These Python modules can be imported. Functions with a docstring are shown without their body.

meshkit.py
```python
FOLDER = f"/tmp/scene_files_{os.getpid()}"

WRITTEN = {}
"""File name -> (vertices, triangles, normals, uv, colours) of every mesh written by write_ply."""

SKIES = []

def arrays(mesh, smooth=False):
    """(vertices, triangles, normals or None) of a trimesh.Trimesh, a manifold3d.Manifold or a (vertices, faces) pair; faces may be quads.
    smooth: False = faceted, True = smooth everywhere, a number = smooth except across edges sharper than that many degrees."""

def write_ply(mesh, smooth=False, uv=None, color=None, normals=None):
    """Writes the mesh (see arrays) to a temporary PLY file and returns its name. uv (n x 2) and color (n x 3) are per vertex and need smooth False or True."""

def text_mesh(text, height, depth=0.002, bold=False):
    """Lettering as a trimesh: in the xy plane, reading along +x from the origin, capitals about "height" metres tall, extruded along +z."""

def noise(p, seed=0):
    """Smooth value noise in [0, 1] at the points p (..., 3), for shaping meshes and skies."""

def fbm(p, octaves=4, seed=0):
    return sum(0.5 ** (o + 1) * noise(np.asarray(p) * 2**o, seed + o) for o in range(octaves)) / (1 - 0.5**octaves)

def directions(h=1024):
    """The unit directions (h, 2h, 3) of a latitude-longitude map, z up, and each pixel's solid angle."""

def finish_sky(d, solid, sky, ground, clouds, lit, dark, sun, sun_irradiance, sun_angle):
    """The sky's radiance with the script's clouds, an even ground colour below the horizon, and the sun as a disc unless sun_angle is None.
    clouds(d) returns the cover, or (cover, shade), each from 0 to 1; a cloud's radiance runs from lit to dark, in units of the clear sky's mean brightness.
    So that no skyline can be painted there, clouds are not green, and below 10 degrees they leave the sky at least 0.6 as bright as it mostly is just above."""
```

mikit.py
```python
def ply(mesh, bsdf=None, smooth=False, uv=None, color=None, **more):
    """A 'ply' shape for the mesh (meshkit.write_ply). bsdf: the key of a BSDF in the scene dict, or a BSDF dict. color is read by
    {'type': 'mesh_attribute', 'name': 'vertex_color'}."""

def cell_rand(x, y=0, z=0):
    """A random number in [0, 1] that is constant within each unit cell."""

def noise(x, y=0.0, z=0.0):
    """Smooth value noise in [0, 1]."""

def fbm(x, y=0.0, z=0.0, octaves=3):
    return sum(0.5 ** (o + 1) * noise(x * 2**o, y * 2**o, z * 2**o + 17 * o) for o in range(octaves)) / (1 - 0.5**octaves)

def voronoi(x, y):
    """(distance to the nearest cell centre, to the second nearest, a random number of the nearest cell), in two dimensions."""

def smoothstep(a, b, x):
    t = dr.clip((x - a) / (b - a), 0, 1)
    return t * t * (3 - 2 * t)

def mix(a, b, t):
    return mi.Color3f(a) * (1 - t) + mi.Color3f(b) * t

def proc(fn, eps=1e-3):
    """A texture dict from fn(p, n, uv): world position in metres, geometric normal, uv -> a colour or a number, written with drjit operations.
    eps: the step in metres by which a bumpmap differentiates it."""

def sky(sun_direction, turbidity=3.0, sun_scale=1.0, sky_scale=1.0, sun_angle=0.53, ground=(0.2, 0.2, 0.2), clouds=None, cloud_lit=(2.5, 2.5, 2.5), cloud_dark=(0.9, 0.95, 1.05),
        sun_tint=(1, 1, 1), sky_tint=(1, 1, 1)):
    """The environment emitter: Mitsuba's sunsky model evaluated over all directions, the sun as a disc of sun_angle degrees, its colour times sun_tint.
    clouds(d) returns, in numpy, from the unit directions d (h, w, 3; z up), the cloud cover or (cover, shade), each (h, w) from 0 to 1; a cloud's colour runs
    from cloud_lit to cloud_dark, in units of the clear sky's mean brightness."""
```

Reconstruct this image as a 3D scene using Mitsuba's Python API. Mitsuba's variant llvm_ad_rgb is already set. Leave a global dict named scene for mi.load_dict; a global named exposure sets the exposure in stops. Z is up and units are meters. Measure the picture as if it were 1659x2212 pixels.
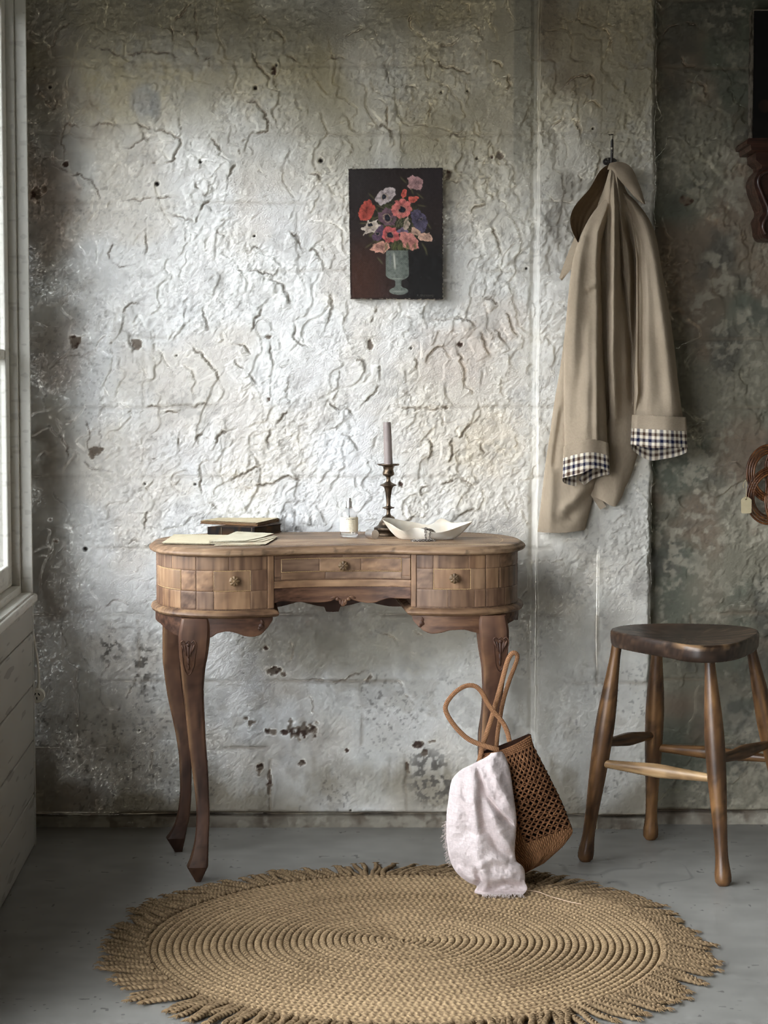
import math, random
import numpy as np, trimesh, manifold3d as m3, drjit as dr
import mitsuba as mi
import mikit, meshkit
from mikit import noise, fbm, voronoi, cell_rand, smoothstep, mix
from scipy.spatial import cKDTree
from scipy.ndimage import gaussian_filter, gaussian_filter1d

T = mi.ScalarTransform4f
scene, labels = {}, {}
rng = np.random.default_rng(7)

# ------------------------------------------------------------------ camera, sky, exposure
FPX, IW, IH = 4170.0, 1659, 2212
CAM = np.array([0.0, -4.96, 1.153])
PITCH = math.atan((IH / 2 - 830.0) / FPX)
c_r = np.array([1.0, 0, 0]); c_f = np.array([0, math.cos(PITCH), -math.sin(PITCH)]); c_u = np.array([0, math.sin(PITCH), math.cos(PITCH)])
scene['camera'] = {'type': 'perspective', 'fov': math.degrees(2 * math.atan(IW / 2 / FPX)), 'fov_axis': 'x', 'near_clip': 0.05, 'far_clip': 200.0,
                   'to_world': T().look_at(origin=CAM.tolist(), target=(CAM + c_f).tolist(), up=[0, 0, 1])}
exposure = 4.45
SKY = 1.0
scene['sky'] = mikit.sky((0.55, 0.6, 0.55), turbidity=4.0, sun_scale=0.0, sky_scale=SKY, ground=(0.05, 0.048, 0.043),
                         clouds=lambda d: (np.ones(d.shape[:2]), np.clip(0.5 - 0.5 * d[..., 2], 0, 1)), cloud_lit=(6.65, 7.0, 7.4), cloud_dark=(6.2, 6.5, 6.85))


def ray(x, y):
    return c_f + c_r * (x - IW / 2) / FPX - c_u * (y - IH / 2) / FPX


def aty(x, y, Y=0.0):
    "world point on the upright plane at depth Y that was measured at this place of the photograph"
    d = ray(x, y); return CAM + d * (Y - CAM[1]) / d[1]


def atz(x, y, Z=0.0):
    d = ray(x, y); return CAM + d * (Z - CAM[2]) / d[2]


# ------------------------------------------------------------------ helpers
def add(key, mesh, bsdf, smooth=False, uv=None, color=None, label=None, category=None, group=None, kind=None, **more):
    scene[key] = mikit.ply(mesh, bsdf, smooth, uv, color, **more)
    info(key, label, category, group, kind)
    return key


def info(key, label=None, category=None, group=None, kind=None):
    d = {k: v for k, v in (('label', label), ('category', category), ('group', group), ('kind', kind)) if v}
    if d:
        labels[key] = {**labels.get(key, {}), **d}


def num(name, i):
    return name if i == 0 else f'{name}_{i:03d}'


def cat(*ms):
    return trimesh.util.concatenate(list(ms))


def box(lo, hi):
    lo, hi = np.array(lo, float), np.array(hi, float)
    b = trimesh.creation.box(hi - lo); b.apply_translation((lo + hi) / 2); return b


def rbox(lo, hi, r=0.003, n=8):
    "box with rounded edges"
    lo, hi = np.array(lo, float), np.array(hi, float)
    r = min(r, 0.49 * (hi - lo).min())
    s = m3.Manifold.sphere(r, n)
    ps = [s.translate((x, y, z)) for x in (lo[0] + r, hi[0] - r) for y in (lo[1] + r, hi[1] - r) for z in (lo[2] + r, hi[2] - r)]
    return tm(m3.Manifold.batch_hull(ps))


def tm(man):
    m = man.to_mesh(); return trimesh.Trimesh(np.array(m.vert_properties[:, :3]), np.array(m.tri_verts), process=False)


def grid(P, cu=False, cv=False, flip=False):
    "mesh of a grid of points P[nu, nv, 3]; cu, cv: closed along that axis"
    P = np.asarray(P, float); nu, nv = P.shape[:2]
    iu = np.arange(nu if cu else nu - 1); iv = np.arange(nv if cv else nv - 1)
    a, b = np.meshgrid(iu, iv, indexing='ij'); a2, b2 = (a + 1) % nu, (b + 1) % nv
    q = np.stack([a * nv + b, a2 * nv + b, a2 * nv + b2, a * nv + b2], -1).reshape(-1, 4)
    f = np.vstack([q[:, [0, 1, 2]], q[:, [0, 2, 3]]])
    if flip: f = f[:, ::-1]
    return trimesh.Trimesh(P.reshape(-1, 3), f, process=False)


def loft(R, caps=True, flip=False):
    "closed rings R[n, k, 3] along a path, with flat caps"
    R = np.asarray(R, float); n, k = R.shape[:2]
    g = grid(R, cv=True, flip=flip); v, f = g.vertices, g.faces
    if caps:
        c = np.array([R[0].mean(0), R[-1].mean(0)]); i = np.arange(k); j = (i + 1) % k
        a = np.stack([j, i, np.full(k, n * k)], 1); b = np.stack([(n - 1) * k + i, (n - 1) * k + j, np.full(k, n * k + 1)], 1)
        cf = np.vstack([b, a]) if flip else np.vstack([a[:, ::-1], b[:, ::-1]])
        v = np.vstack([v, c]); f = np.vstack([f, cf])
    m = trimesh.Trimesh(v, f, process=False)
    if caps and m.volume < 0: m.invert()
    return m


def frames(p):
    p = np.asarray(p, float); t = np.gradient(p, axis=0); t /= np.linalg.norm(t, axis=1, keepdims=True) + 1e-12
    u = np.zeros_like(t); a = np.array([0, 0, 1.0]) if abs(t[0, 2]) < 0.9 else np.array([1.0, 0, 0])
    for i in range(len(p)):
        a = a - t[i] * (a @ t[i]); a = a / (np.linalg.norm(a) + 1e-12); u[i] = a
    return t, u, np.cross(t, u)


def tube(p, r, k=8, caps=True, squash=None, twist=0.0):
    p = np.asarray(p, float); t, u, w = frames(p); r = np.broadcast_to(r, (len(p),))
    an = np.arange(k) * 2 * np.pi / k + twist; sx, sy = squash or (1, 1)
    R = p[:, None] + r[:, None, None] * (sx * np.cos(an)[None, :, None] * u[:, None] + sy * np.sin(an)[None, :, None] * w[:, None])
    return loft(R, caps)


def spline(p, n, closed=False):
    "smooth curve through the points p"
    from scipy.interpolate import CubicSpline
    p = np.asarray(p, float)
    if closed: p = np.vstack([p, p[:1]])
    d = np.r_[0, np.cumsum(np.linalg.norm(np.diff(p, axis=0), axis=1) ** 0.7)]
    s = CubicSpline(d, p, bc_type='periodic' if closed else 'natural')
    return s(np.linspace(0, d[-1], n, endpoint=not closed))


def interp(x, xs, ys):
    "smooth monotone interpolation of ys at x"
    from scipy.interpolate import PchipInterpolator
    return PchipInterpolator(np.asarray(xs, float), np.asarray(ys, float), axis=0)(x)


def lathe(prof, k=48, at=(0, 0, 0)):
    "prof: list of (radius, z) from bottom to top"
    prof = np.asarray(prof, float); an = np.arange(k) * 2 * np.pi / k
    R = np.stack([prof[:, :1] * np.cos(an), prof[:, :1] * np.sin(an), np.repeat(prof[:, 1:], k, 1)], -1) + np.array(at, float)
    return loft(R, caps=True)


def srgb(*c):
    c = np.array(c, float) / 255; return np.where(c < 0.04045, c / 12.92, ((c + 0.055) / 1.055) ** 2.4)


def rgb(*c):
    return {'type': 'rgb', 'value': [float(x) for x in srgb(*c)]}


def mat(name, color, rough=0.6, spec=0.4, bump=None, **more):
    b = {'type': 'principled', 'base_color': color, 'roughness': rough, 'specular': spec, **more}
    if bump: b = {'type': 'bumpmap', 'arbitrary': bump[0], 'scale': bump[1], 'bsdf': b}
    scene[name] = {'type': 'twosided', 'bsdf': b}


def vnoise(p, s, seed=0, o=4):
    return meshkit.fbm(np.asarray(p, float) * s, o, seed)


def sstep(a, b, x):
    t = np.clip((x - a) / (b - a), 0, 1); return t * t * (3 - 2 * t)
# ------------------------------------------------------------------ back wall: trowelled plaster over blocks (relief is geometry)
E_L, E_R = 0.392, 0.692            # the pier between these stands forward of the wall
def dens(a, b, n): return np.linspace(a, b, n, endpoint=False)
Q_ = globals().get("DEVQ", 1.0); _n = lambda n: max(3, int(n * Q_))
gx = np.r_[dens(-1.25, -0.96, _n(30)), dens(-0.96, E_L - .012, _n(440)), dens(E_L - .012, E_L + .012, _n(20)), dens(E_L + .012, E_R - .02, _n(96)), dens(E_R - .02, E_R + .02, _n(26)),
           dens(E_R + .02, 1.06, _n(116)), np.linspace(1.06, 2.35, _n(60))]
gz = np.r_[dens(-0.02, 2.16, _n(715)), np.linspace(2.16, 2.8, _n(40))]
WX, WZ = np.meshgrid(gx, gz, indexing='ij')
W3 = np.stack([WX, WZ * 0 + 3.3, WZ], -1)


def px2w(pts, Y=0.0):
    return np.array([aty(x, y, Y)[[0, 2]] for x, y in pts])


def crop(ox, oy, k, *ls):
    return [[(ox + x / k, oy + y / k) for x, y in l] for l in ls]


RIDGES = crop(60, 0, 2.765,
    [(0,370),(60,320),(140,260),(165,200),(230,150),(310,145)], [(385,290),(420,295),(470,300),(530,345),(600,335),(660,320),(760,315),(860,330),(930,365)],
    [(1000,40),(1005,200),(1015,230),(1000,280),(1005,330)], [(980,30),(900,95),(865,180),(870,250),(860,320)], [(1050,350),(1100,345),(1150,370),(1200,390)],
    [(1340,110),(1400,110),(1450,150),(1500,190),(1530,240),(1530,290),(1570,340),(1640,400),(1659,450)], [(1335,300),(1360,370),(1400,430),(1440,490),(1460,550)],
    [(540,770),(520,740),(450,735),(400,745),(300,745),(240,735),(205,780),(195,830),(210,880),(210,940)],
    [(620,740),(680,750),(740,775),(820,780),(870,815),(910,855),(880,910),(880,950),(800,965),(700,970),(660,1020)], [(560,890),(620,880),(690,830),(750,840)],
    [(185,1000),(250,1030),(320,1060),(390,1110),(420,1150),(440,1200)], [(940,1025),(980,1070),(1000,1115),(1040,1150),(1075,1175)],
    [(1215,560),(1250,610),(1350,605),(1390,640),(1425,710),(1430,780),(1380,785),(1310,820),(1260,880),(1270,940),(1220,1000),(1190,1090)],
    [(1090,820),(1130,870),(1160,900)], [(430,1385),(490,1410),(505,1460),(490,1510),(490,1550),(540,1590),(600,1590)], [(940,1390),(935,1450),(910,1520),(885,1560),(890,1600),(910,1620)],
    [(1120,1195),(1060,1215),(1030,1250),(1020,1290),(990,1340)], [(860,1300),(940,1310),(990,1330)], [(1200,1310),(1150,1325),(1120,1355),(1145,1395),(1190,1420),(1220,1450),(1280,1465)],
    [(1290,1440),(1320,1500),(1350,1470),(1390,1500)], [(1420,1420),(1480,1410),(1500,1370),(1560,1390),(1610,1430),(1640,1480),(1659,1490)], [(1220,1540),(1245,1610),(1350,1620),(1480,1650)],
    [(600,1200),(700,1185),(780,1185),(860,1190)], [(700,1360),(705,1450),(700,1540)], [(20,380),(45,500),(90,580),(145,640),(190,580)]
) + crop(60, 600, 2.765,
    [(680,150),(610,155),(575,200),(565,290),(590,340),(620,400),(630,460)], [(1050,160),(1060,240),(1080,300),(1060,320)], [(1440,0),(1510,50),(1550,100),(1575,160)],
    [(1395,140),(1375,220),(1350,330),(1440,355)], [(210,475),(180,510),(120,550),(90,610),(95,680),(100,760)], [(200,475),(300,475),(350,495),(380,525)],
    [(980,410),(1050,470),(1095,530),(1120,590),(1170,640)], [(1210,480),(1270,530),(1320,570),(1365,640)], [(1240,400),(1300,410),(1330,440),(1340,490)], [(1440,390),(1450,480),(1490,520),(1560,520)],
    [(640,765),(800,765),(1000,760),(1100,765)], [(640,795),(760,800),(960,800)], [(250,785),(310,820),(345,880),(365,940),(355,1000),(380,1050),(430,1050),(440,970),(430,900)],
    [(1560,790),(1500,840),(1450,910),(1420,1020)], [(1000,980),(1040,930),(1060,940),(1090,960)], [(1110,990),(1150,930),(1190,910)], [(900,1000),(900,950),(930,935)],
    [(660,1010),(700,1060),(760,1090),(800,1130),(830,1190)], [(340,1080),(350,1120),(420,1145),(500,1160),(550,1180)], [(1210,1210),(1270,1180),(1310,1150),(1400,1120)],
    [(1290,1240),(1340,1250),(1400,1230),(1470,1220),(1560,1190),(1659,1210)], [(1030,1120),(1030,1200),(1040,1270),(1070,1340),(1130,1380)], [(110,860),(160,930),(210,980),(235,1030),(230,1080)],
    [(130,1260),(170,1310),(210,1350)], [(1590,270),(1590,350),(1630,400),(1659,410)], [(720,1380),(700,1480),(690,1530)], [(500,1560),(560,1590),(640,1560),(720,1570)]
) + crop(660, 0, 2.765,
    [(600,60),(620,90),(610,140),(650,185),(710,220)], [(910,10),(960,30),(980,80),(1000,140),(1040,190),(1055,250),(1035,340),(1080,365),(1150,375),(1190,420),(1210,490),(1200,530),(1160,570),(1110,630),(1070,760)],
    [(910,245),(890,260),(830,265),(790,300),(800,380),(860,400),(930,430),(990,440),(1030,400)], [(570,325),(630,325),(680,345),(730,385)], [(230,230),(280,205),(400,185),(430,240)],
    [(480,450),(480,560),(480,700),(480,760)], [(530,530),(600,515),(680,530),(720,550),(760,590),(800,605),(830,640)], [(760,600),(740,680),(720,740)],
    [(200,740),(260,720),(330,720),(420,755),(480,765),(510,800),(570,810),(590,870),(600,920)], [(760,830),(830,840),(880,810),(930,785),(1000,785),(1060,790),(1090,820),(1100,890)],
    [(200,820),(240,870),(290,930)], [(0,1040),(60,1050),(90,1080)], [(850,1080),(950,1080),(1000,1055),(1040,1060),(1090,1060),(1100,1140),(1130,1210)], [(1000,1290),(1010,1230),(1060,1220),(1130,1220)],
    [(1100,1360),(1130,1420),(1170,1540)], [(930,1490),(950,1440),(980,1440)], [(0,1500),(60,1500),(90,1550),(120,1620)], [(1390,790),(1450,780),(1520,720),(1600,730),(1640,830)], [(370,400),(420,340),(440,330)], [(150,360),(190,340),(245,355)]
) + crop(660, 600, 2.765,
    [(150,90),(155,180),(130,280)], [(420,180),(390,280)], [(500,290),(520,250),(590,230),(640,260)], [(740,270),(820,260),(960,255),(1030,300),(1050,350),(1090,440),(1120,500)], [(730,530),(730,470),(780,420),(840,415)],
    [(910,430),(930,520),(950,620),(990,690),(1020,740)], [(1020,140),(1110,140),(1160,180),(1210,240),(1230,300),(1270,360),(1280,410)], [(1050,250),(1110,290),(1160,340),(1195,390)],
    [(440,650),(400,700),(360,750)], [(520,650),(600,690),(650,750)], [(90,740),(150,750),(200,780),(260,790),(290,820)], [(50,960),(120,910),(180,910),(240,940),(290,990),(340,1050),(420,1100)],
    [(1020,740),(1045,790),(1030,850),(970,890),(930,950),(860,930),(830,870),(820,800)], [(530,770),(640,770),(750,775),(830,785)], [(730,960),(750,1020),(740,1100)], [(860,970),(865,1050),(860,1150)],
    [(1030,940),(1045,1010),(1060,1060)], [(700,1330),(680,1280),(720,1250),(820,1240),(880,1200),(950,1210),(1020,1260)], [(910,1430),(960,1390),(1020,1380),(1050,1420)], [(600,1450),(660,1420),(740,1430)],
    [(640,440),(660,500),(670,550)], [(300,490),(340,500),(360,560)], [(440,520),(440,620)], [(170,500),(210,560),(200,620)], [(20,1480),(80,1490),(140,1460)]
) + crop(1100, 0, 2.968,
    [(400,140),(470,135),(540,150),(600,190),(640,250),(640,320)], [(350,550),(410,510),(470,500),(520,510),(520,650)], [(440,620),(400,700),(440,780)], [(470,690),(520,660),(580,700),(620,770),(630,820)],
    [(270,780),(330,760),(400,770),(440,840),(450,900)], [(990,230),(1040,160),(1110,125),(1170,130),(1220,170)], [(1110,350),(1130,390),(1190,400),(1240,370)], [(530,940),(560,950),(550,1080),(520,1170)], [(1100,510),(1180,520),(1250,550),(1240,640)]
) + crop(60, 1180, 3.456,
    [(360,490),(350,430),(370,380),(400,370)], [(380,490),(460,460),(540,480),(620,420),(700,400),(770,435),(850,410),(900,400)], [(260,580),(255,650),(280,700),(275,780),(300,850),(370,910),(440,950),(520,980)],
    [(300,770),(340,800),(380,800),(430,860)], [(420,670),(460,590),(500,540)], [(640,610),(680,600),(780,600)], [(540,1110),(560,1180),(650,1230),(690,1180),(740,1090),(790,1040),(800,960)], [(560,980),(580,900),(640,830),(700,800)]
) + crop(560, 1340, 3.072,
    [(200,130),(215,240),(190,280)], [(820,80),(900,120),(960,160),(1000,200),(1060,240)], [(1000,50),(1080,90),(1160,150)], [(300,410),(400,390),(480,405),(560,400),(640,350),(740,330)], [(330,500),(350,570),(340,620)], [(850,410),(920,400),(960,460),(1000,520)])

def axis_w(g, s, n):
    t = (g - g[0]) * s; i = np.floor(t).astype(int); f = t - i; f = f * f * (3 - 2 * f); return i, f
def nn(s, seed, o=3):
    "fractal noise on the wall's grid (separable lattice interpolation: quick)"
    out = 0
    for k in range(o):
        (i, f), (j, g) = axis_w(gx, s * 2 ** k, 0), axis_w(gz, s * 2 ** k, 0)
        L = np.random.default_rng(seed * 131 + k).random((i.max() + 2, j.max() + 2))
        A = L[i] * (1 - f[:, None]) + L[i + 1] * f[:, None]
        out = out + .5 ** (k + 1) * (A[:, j] * (1 - g) + A[:, j + 1] * g)
    return out / (1 - .5 ** o)
def nq(x, z, s, seed, o=3):
    "the same at free points"
    out = 0
    for k in range(o):
        x_, z_ = (x + 3) * s * 2 ** k, (z + 1) * s * 2 ** k
        i, j = np.floor(x_).astype(int), np.floor(z_).astype(int); f, g = x_ - i, z_ - j; f = f * f * (3 - 2 * f); g = g * g * (3 - 2 * g)
        L = np.random.default_rng(seed * 137 + k).random((i.max() + 2, j.max() + 2))
        out = out + .5 ** (k + 1) * ((L[i, j] * (1 - f) + L[i + 1, j] * f) * (1 - g) + (L[i, j + 1] * (1 - f) + L[i + 1, j + 1] * f) * g)
    return out / (1 - .5 ** o)
def n1(a, s, seed, o):
    out = 0
    for k in range(o):
        t = a * s * 2 ** k; i = np.floor(t).astype(int); f = t - i; f = f * f * (3 - 2 * f); L = np.random.default_rng(seed * 139 + k).random(i.max() + 2); out = out + .5 ** (k + 1) * (L[i] * (1 - f) + L[i + 1] * f)
    return out / (1 - .5 ** o)
n_big = nn(2.2, 1, 3); n_mid = nn(7.0, 2, 4); n_sm = nn(26.0, 3, 3); n_f = nn(90.0, 4, 3)
wx = WX + 0.030 * (nn(9, 11) - .5) + 0.010 * (nn(38, 12) - .5); wz = WZ + 0.030 * (nn(9, 13) - .5) + 0.010 * (nn(38, 14) - .5)
onpier = (WX > E_L) & (WX < E_R); onright = WX >= E_R
upper = sstep(0.50, 0.78, WZ + 0.12 * (n_big - .5)) * np.where(onright, 0.55, 1.0) * np.where(onpier, .8, 1)      # trowelled zone; the lower wall is smoother
left_calm = 0.75 + 0.25 * sstep(-0.95, -0.6, WX)
Hh = 0.007 * (n_big - .5) + 0.006 * (n_mid - .5)
# trowel smears: plateaus bounded by crisp, broken edges
dxm, dzm = np.gradient(gx)[:, None], np.gradient(gz)[None, :]
def grad(F): return np.sqrt((np.gradient(F, axis=0) / dxm) ** 2 + (np.gradient(F, axis=1) / dzm) ** 2) + 1e-6
for k, (sc, thr, amp) in enumerate(((5.5, .5, .0034), (8.0, .45, .0030), (8.0, .57, .0026), (13.0, .52, .0022), (15.0, .47, .0018), (20., .55, .0014))):
    F = nq(wx, wz, sc, 40 + k, 2)
    d = (F - thr) / gaussian_filter(grad(F), 2) + .008 * (n_sm - .5) + .006 * (n_f - .5)
    gF = grad(F); Lx, Lz = -.9, (1.25 - WZ) * .8; ori = (np.gradient(F, axis=0) / dxm * Lx + np.gradient(F, axis=1) / dzm * Lz) / (gaussian_filter(gF, 1) * np.hypot(Lx, Lz))
    keep = sstep(.48, .60, nn(6.5, 60 + k)) if sc < 12 else sstep(.42, .56, nn(9, 60 + k)); keep = keep * sstep(-.1, .6, gaussian_filter(ori, 2)); edge_dark = np.maximum(globals().get('edge_dark', 0), keep * upper * np.exp(-((d + .0016) / .0020) ** 2) * (nn(12, 160 + k) > .5))
    Hh += upper * left_calm * amp * (1.15 if sc < 12 else 1.75) * keep * (np.where(d > 0, np.exp(-np.clip(d, 0, 1) / .032), 0) * sstep(0, .0022, d) - .5 * np.exp(-((d + .002) / .003) ** 2))
# edges copied from the place
PTS, NRM, ARC = [], [], []
for j, l in enumerate(RIDGES):
    w = px2w(l); c = spline(w, max(8, int(np.linalg.norm(np.diff(w, axis=0), axis=1).sum() / .0015)))
    t = np.gradient(c, axis=0); t /= np.linalg.norm(t, axis=1, keepdims=True) + 1e-9; n = np.stack([-t[:, 1], t[:, 0]], 1)
    if (n * np.stack([np.full(len(c), -.9), (1.25 - c[:, 1]) * .8], 1)).sum(1).mean() < 0: n = -n
    sa = np.arange(len(c)) * .0015
    c = c + n * (0.012 * (n1(sa, 34, j, 3) - .5) + .010 * (n1(sa, 110, j + 900, 3) - .5))[:, None]
    PTS.append(c); NRM.append(n); ARC.append(np.clip(4.2 * n1(sa, 32, j + 500, 3) - 1.35, .0, 1.15) * np.minimum(1, 5 * np.minimum(np.linspace(0, 1, len(c)), np.linspace(1, 0, len(c))) + .25))
PTS, NRM, ARC = np.vstack(PTS), np.vstack(NRM), np.concatenate(ARC)
dd, ii = cKDTree(PTS).query(np.stack([WX, WZ], -1).reshape(-1, 2), distance_upper_bound=0.14)
okk = np.isfinite(dd); ii = np.where(okk, ii, 0)
sd = (((np.stack([WX, WZ], -1).reshape(-1, 2) - PTS[ii]) * NRM[ii]).sum(1)).reshape(WX.shape); dd = np.where(okk, dd, 1).reshape(WX.shape); aa = np.where(okk, ARC[ii], 0).reshape(WX.shape)
lowk = np.where(WZ < .62, .6, 1.0) * (.30 + .70 * sstep(-.80, -.45, WX))
Hh += lowk * aa * (.0046 * np.where(sd > 0, np.exp(-dd / .038) * sstep(0, .0016, sd), 0) * (.6 + .8 * n_sm) - .0052 * np.exp(-((sd + .0014) / .0018) ** 2) * (dd < .02))
crackline = np.clip(aa * 1.2, 0, 1) * np.exp(-((sd + .0012) / .0019) ** 2) * (dd < .02)
# rough skin
rough = sstep(.36, .60, nn(9., 21)) * (.55 + .45 * upper)
rid = 1 - np.abs(2 * nq(wx, wz, 55., 77, 3) - 1)
n_g = nn(200., 5, 2)
Hh += .0026 * rough * (rid - .6) + .0022 * (n_sm - .5) + .0042 * (.5 + rough) * (n_f - .5) + .0026 * (.5 + rough) * (n_g - .5)
Hh += np.where(onright, 1, 0) * (.0050 * sstep(.45, .6, nn(9., 24)) * (np.abs(2 * nn(34, 25, 4) - 1) - .3) + .0045 * sstep(.46, .50, nn(13, 26, 4)) * (nn(5, 27) > .5))
# block courses, faint under the plaster
COURSE = [aty(829, y)[2] for y in (-5, 142, 290, 438, 585, 731, 880, 1030, 1182, 1328, 1472, 1615, 1757)]
joint = np.zeros_like(WX)
for k, z in enumerate(COURSE):
    dz_ = WZ - z - .006 * (nn(5, 90 + k, 2) - .5) - .004 * (nn(40, 110 + k, 2) - .5)
    m = sstep(.38, .56, nn(4.5, 130 + k, 2)) * (1 if k < 12 else 1.6)
    joint = np.maximum(joint, m * np.exp(-(dz_ / (.0045 if k < 12 else .006)) ** 2))
for x, y0, y1 in ((328, 1620, 1757), (166, 1440, 1610), (300, 1340, 1480), (583, 1640, 1757), (877, 1630, 1757), (780, 1475, 1610), (1070, 1480, 1640), (480, 585, 731), (310, 731, 880), (640, 440, 585), (1290, 1328, 1480), (1500, 1330, 1480)):
    a, b = aty(x, y0), aty(x, y1)
    d = WX - a[0] - .010 * (nn(30, 3 + x % 7, 2) - .5)
    joint = np.maximum(joint, .9 * np.exp(-(d / .0045) ** 2) * (WZ < a[2]) * (WZ > b[2]) * sstep(.3, .55, nn(14, 700 + x % 11, 2)))
Hh -= .0042 * joint * (1 - .5 * upper)
# foot of the wall: bare stone strip set back under the plaster
foot_z = COURSE[-1] + .006 * (nn(12, 150, 3) - .5)
plaster_low = sstep(-.0025, .0025, WZ - foot_z)
Hh += -.010 * (1 - plaster_low) + (1 - plaster_low) * .010 * (nn(22, 151, 3) - .5)
gapl = np.exp(-((WZ - foot_z + .004) / .0045) ** 2) * (.45 + .55 * sstep(.4, .55, nn(9, 152, 2)))
Hh -= .012 * gapl
# chips that went down to the block, and plug holes
CHIPS = [(541,1566,12,14),(528,1552,12,8),(590,1582,13,9),(612,1583,9,6),(655,1578,24,19),(797,1468,11,10),(590,1448,15,10),(612,1458,6,5),(907,1607,14,9),(930,1602,12,4),(918,1622,6,8),(575,1400,6,9),
         (160,735,9,12),(240,737,7,10),(296,742,12,8),(205,975,13,9),(580,728,8,5),(800,748,6,9),(1079,334,13,11),(1062,337,6,7),(970,372,7,10),(965,880,9,5),(866,1047,5,8),(82,420,10,11),(95,408,5,8),
         (553,187,5,7),(593,150,6,8),(141,354,6,5),(108,1122,8,5),(580,862,5,7),(995,745,5,4),(120,1170,9,6),(650,1650,7,9),(1490,430,20,9),(1530,1420,14,6),(1325,1042,6,4),(750,1622,6,5),(880,1660,5,14),(560,1660,9,10),(583,1690,6,22)]
chip = np.zeros_like(WX)
for x, y, rx, ry in CHIPS:
    c = aty(x, y); k = FPX / 4.96
    e = np.sqrt(((WX - c[0]) * k / rx) ** 2 + ((WZ - c[2]) * k / ry) ** 2) + 2.2 * (nn(42, 170, 3) - .42) + 1.2 * (nn(120, 171, 2) - .5)
    chip = np.maximum(chip, sstep(1.15, .9, e))
Hh -= .0045 * chip - chip * .003 * (n_f - .5)
HOLES = [(108,188,4),(339,397,5),(693,347,5),(597,140,3),(551,190,4),(953,200,3),(1010,197,3),(1137,580,3.5),(184,1186,5.5),(313,1045,3),(422,1046,3),(549,510,3),(888,752,3),(433,350,3.5),(378,1520,2.5),(1279,280,3),(300,1578,3),(1030,342,3),(381,768,2.5),(757,1751,3)]
hole = np.zeros_like(WX)
for x, y, r in HOLES:
    c = aty(x, y); hole = np.maximum(hole, sstep(r * 1.3, r * .7, np.hypot(WX - c[0], WZ - c[2]) * FPX / 4.96))
Hh -= .007 * hole
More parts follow.
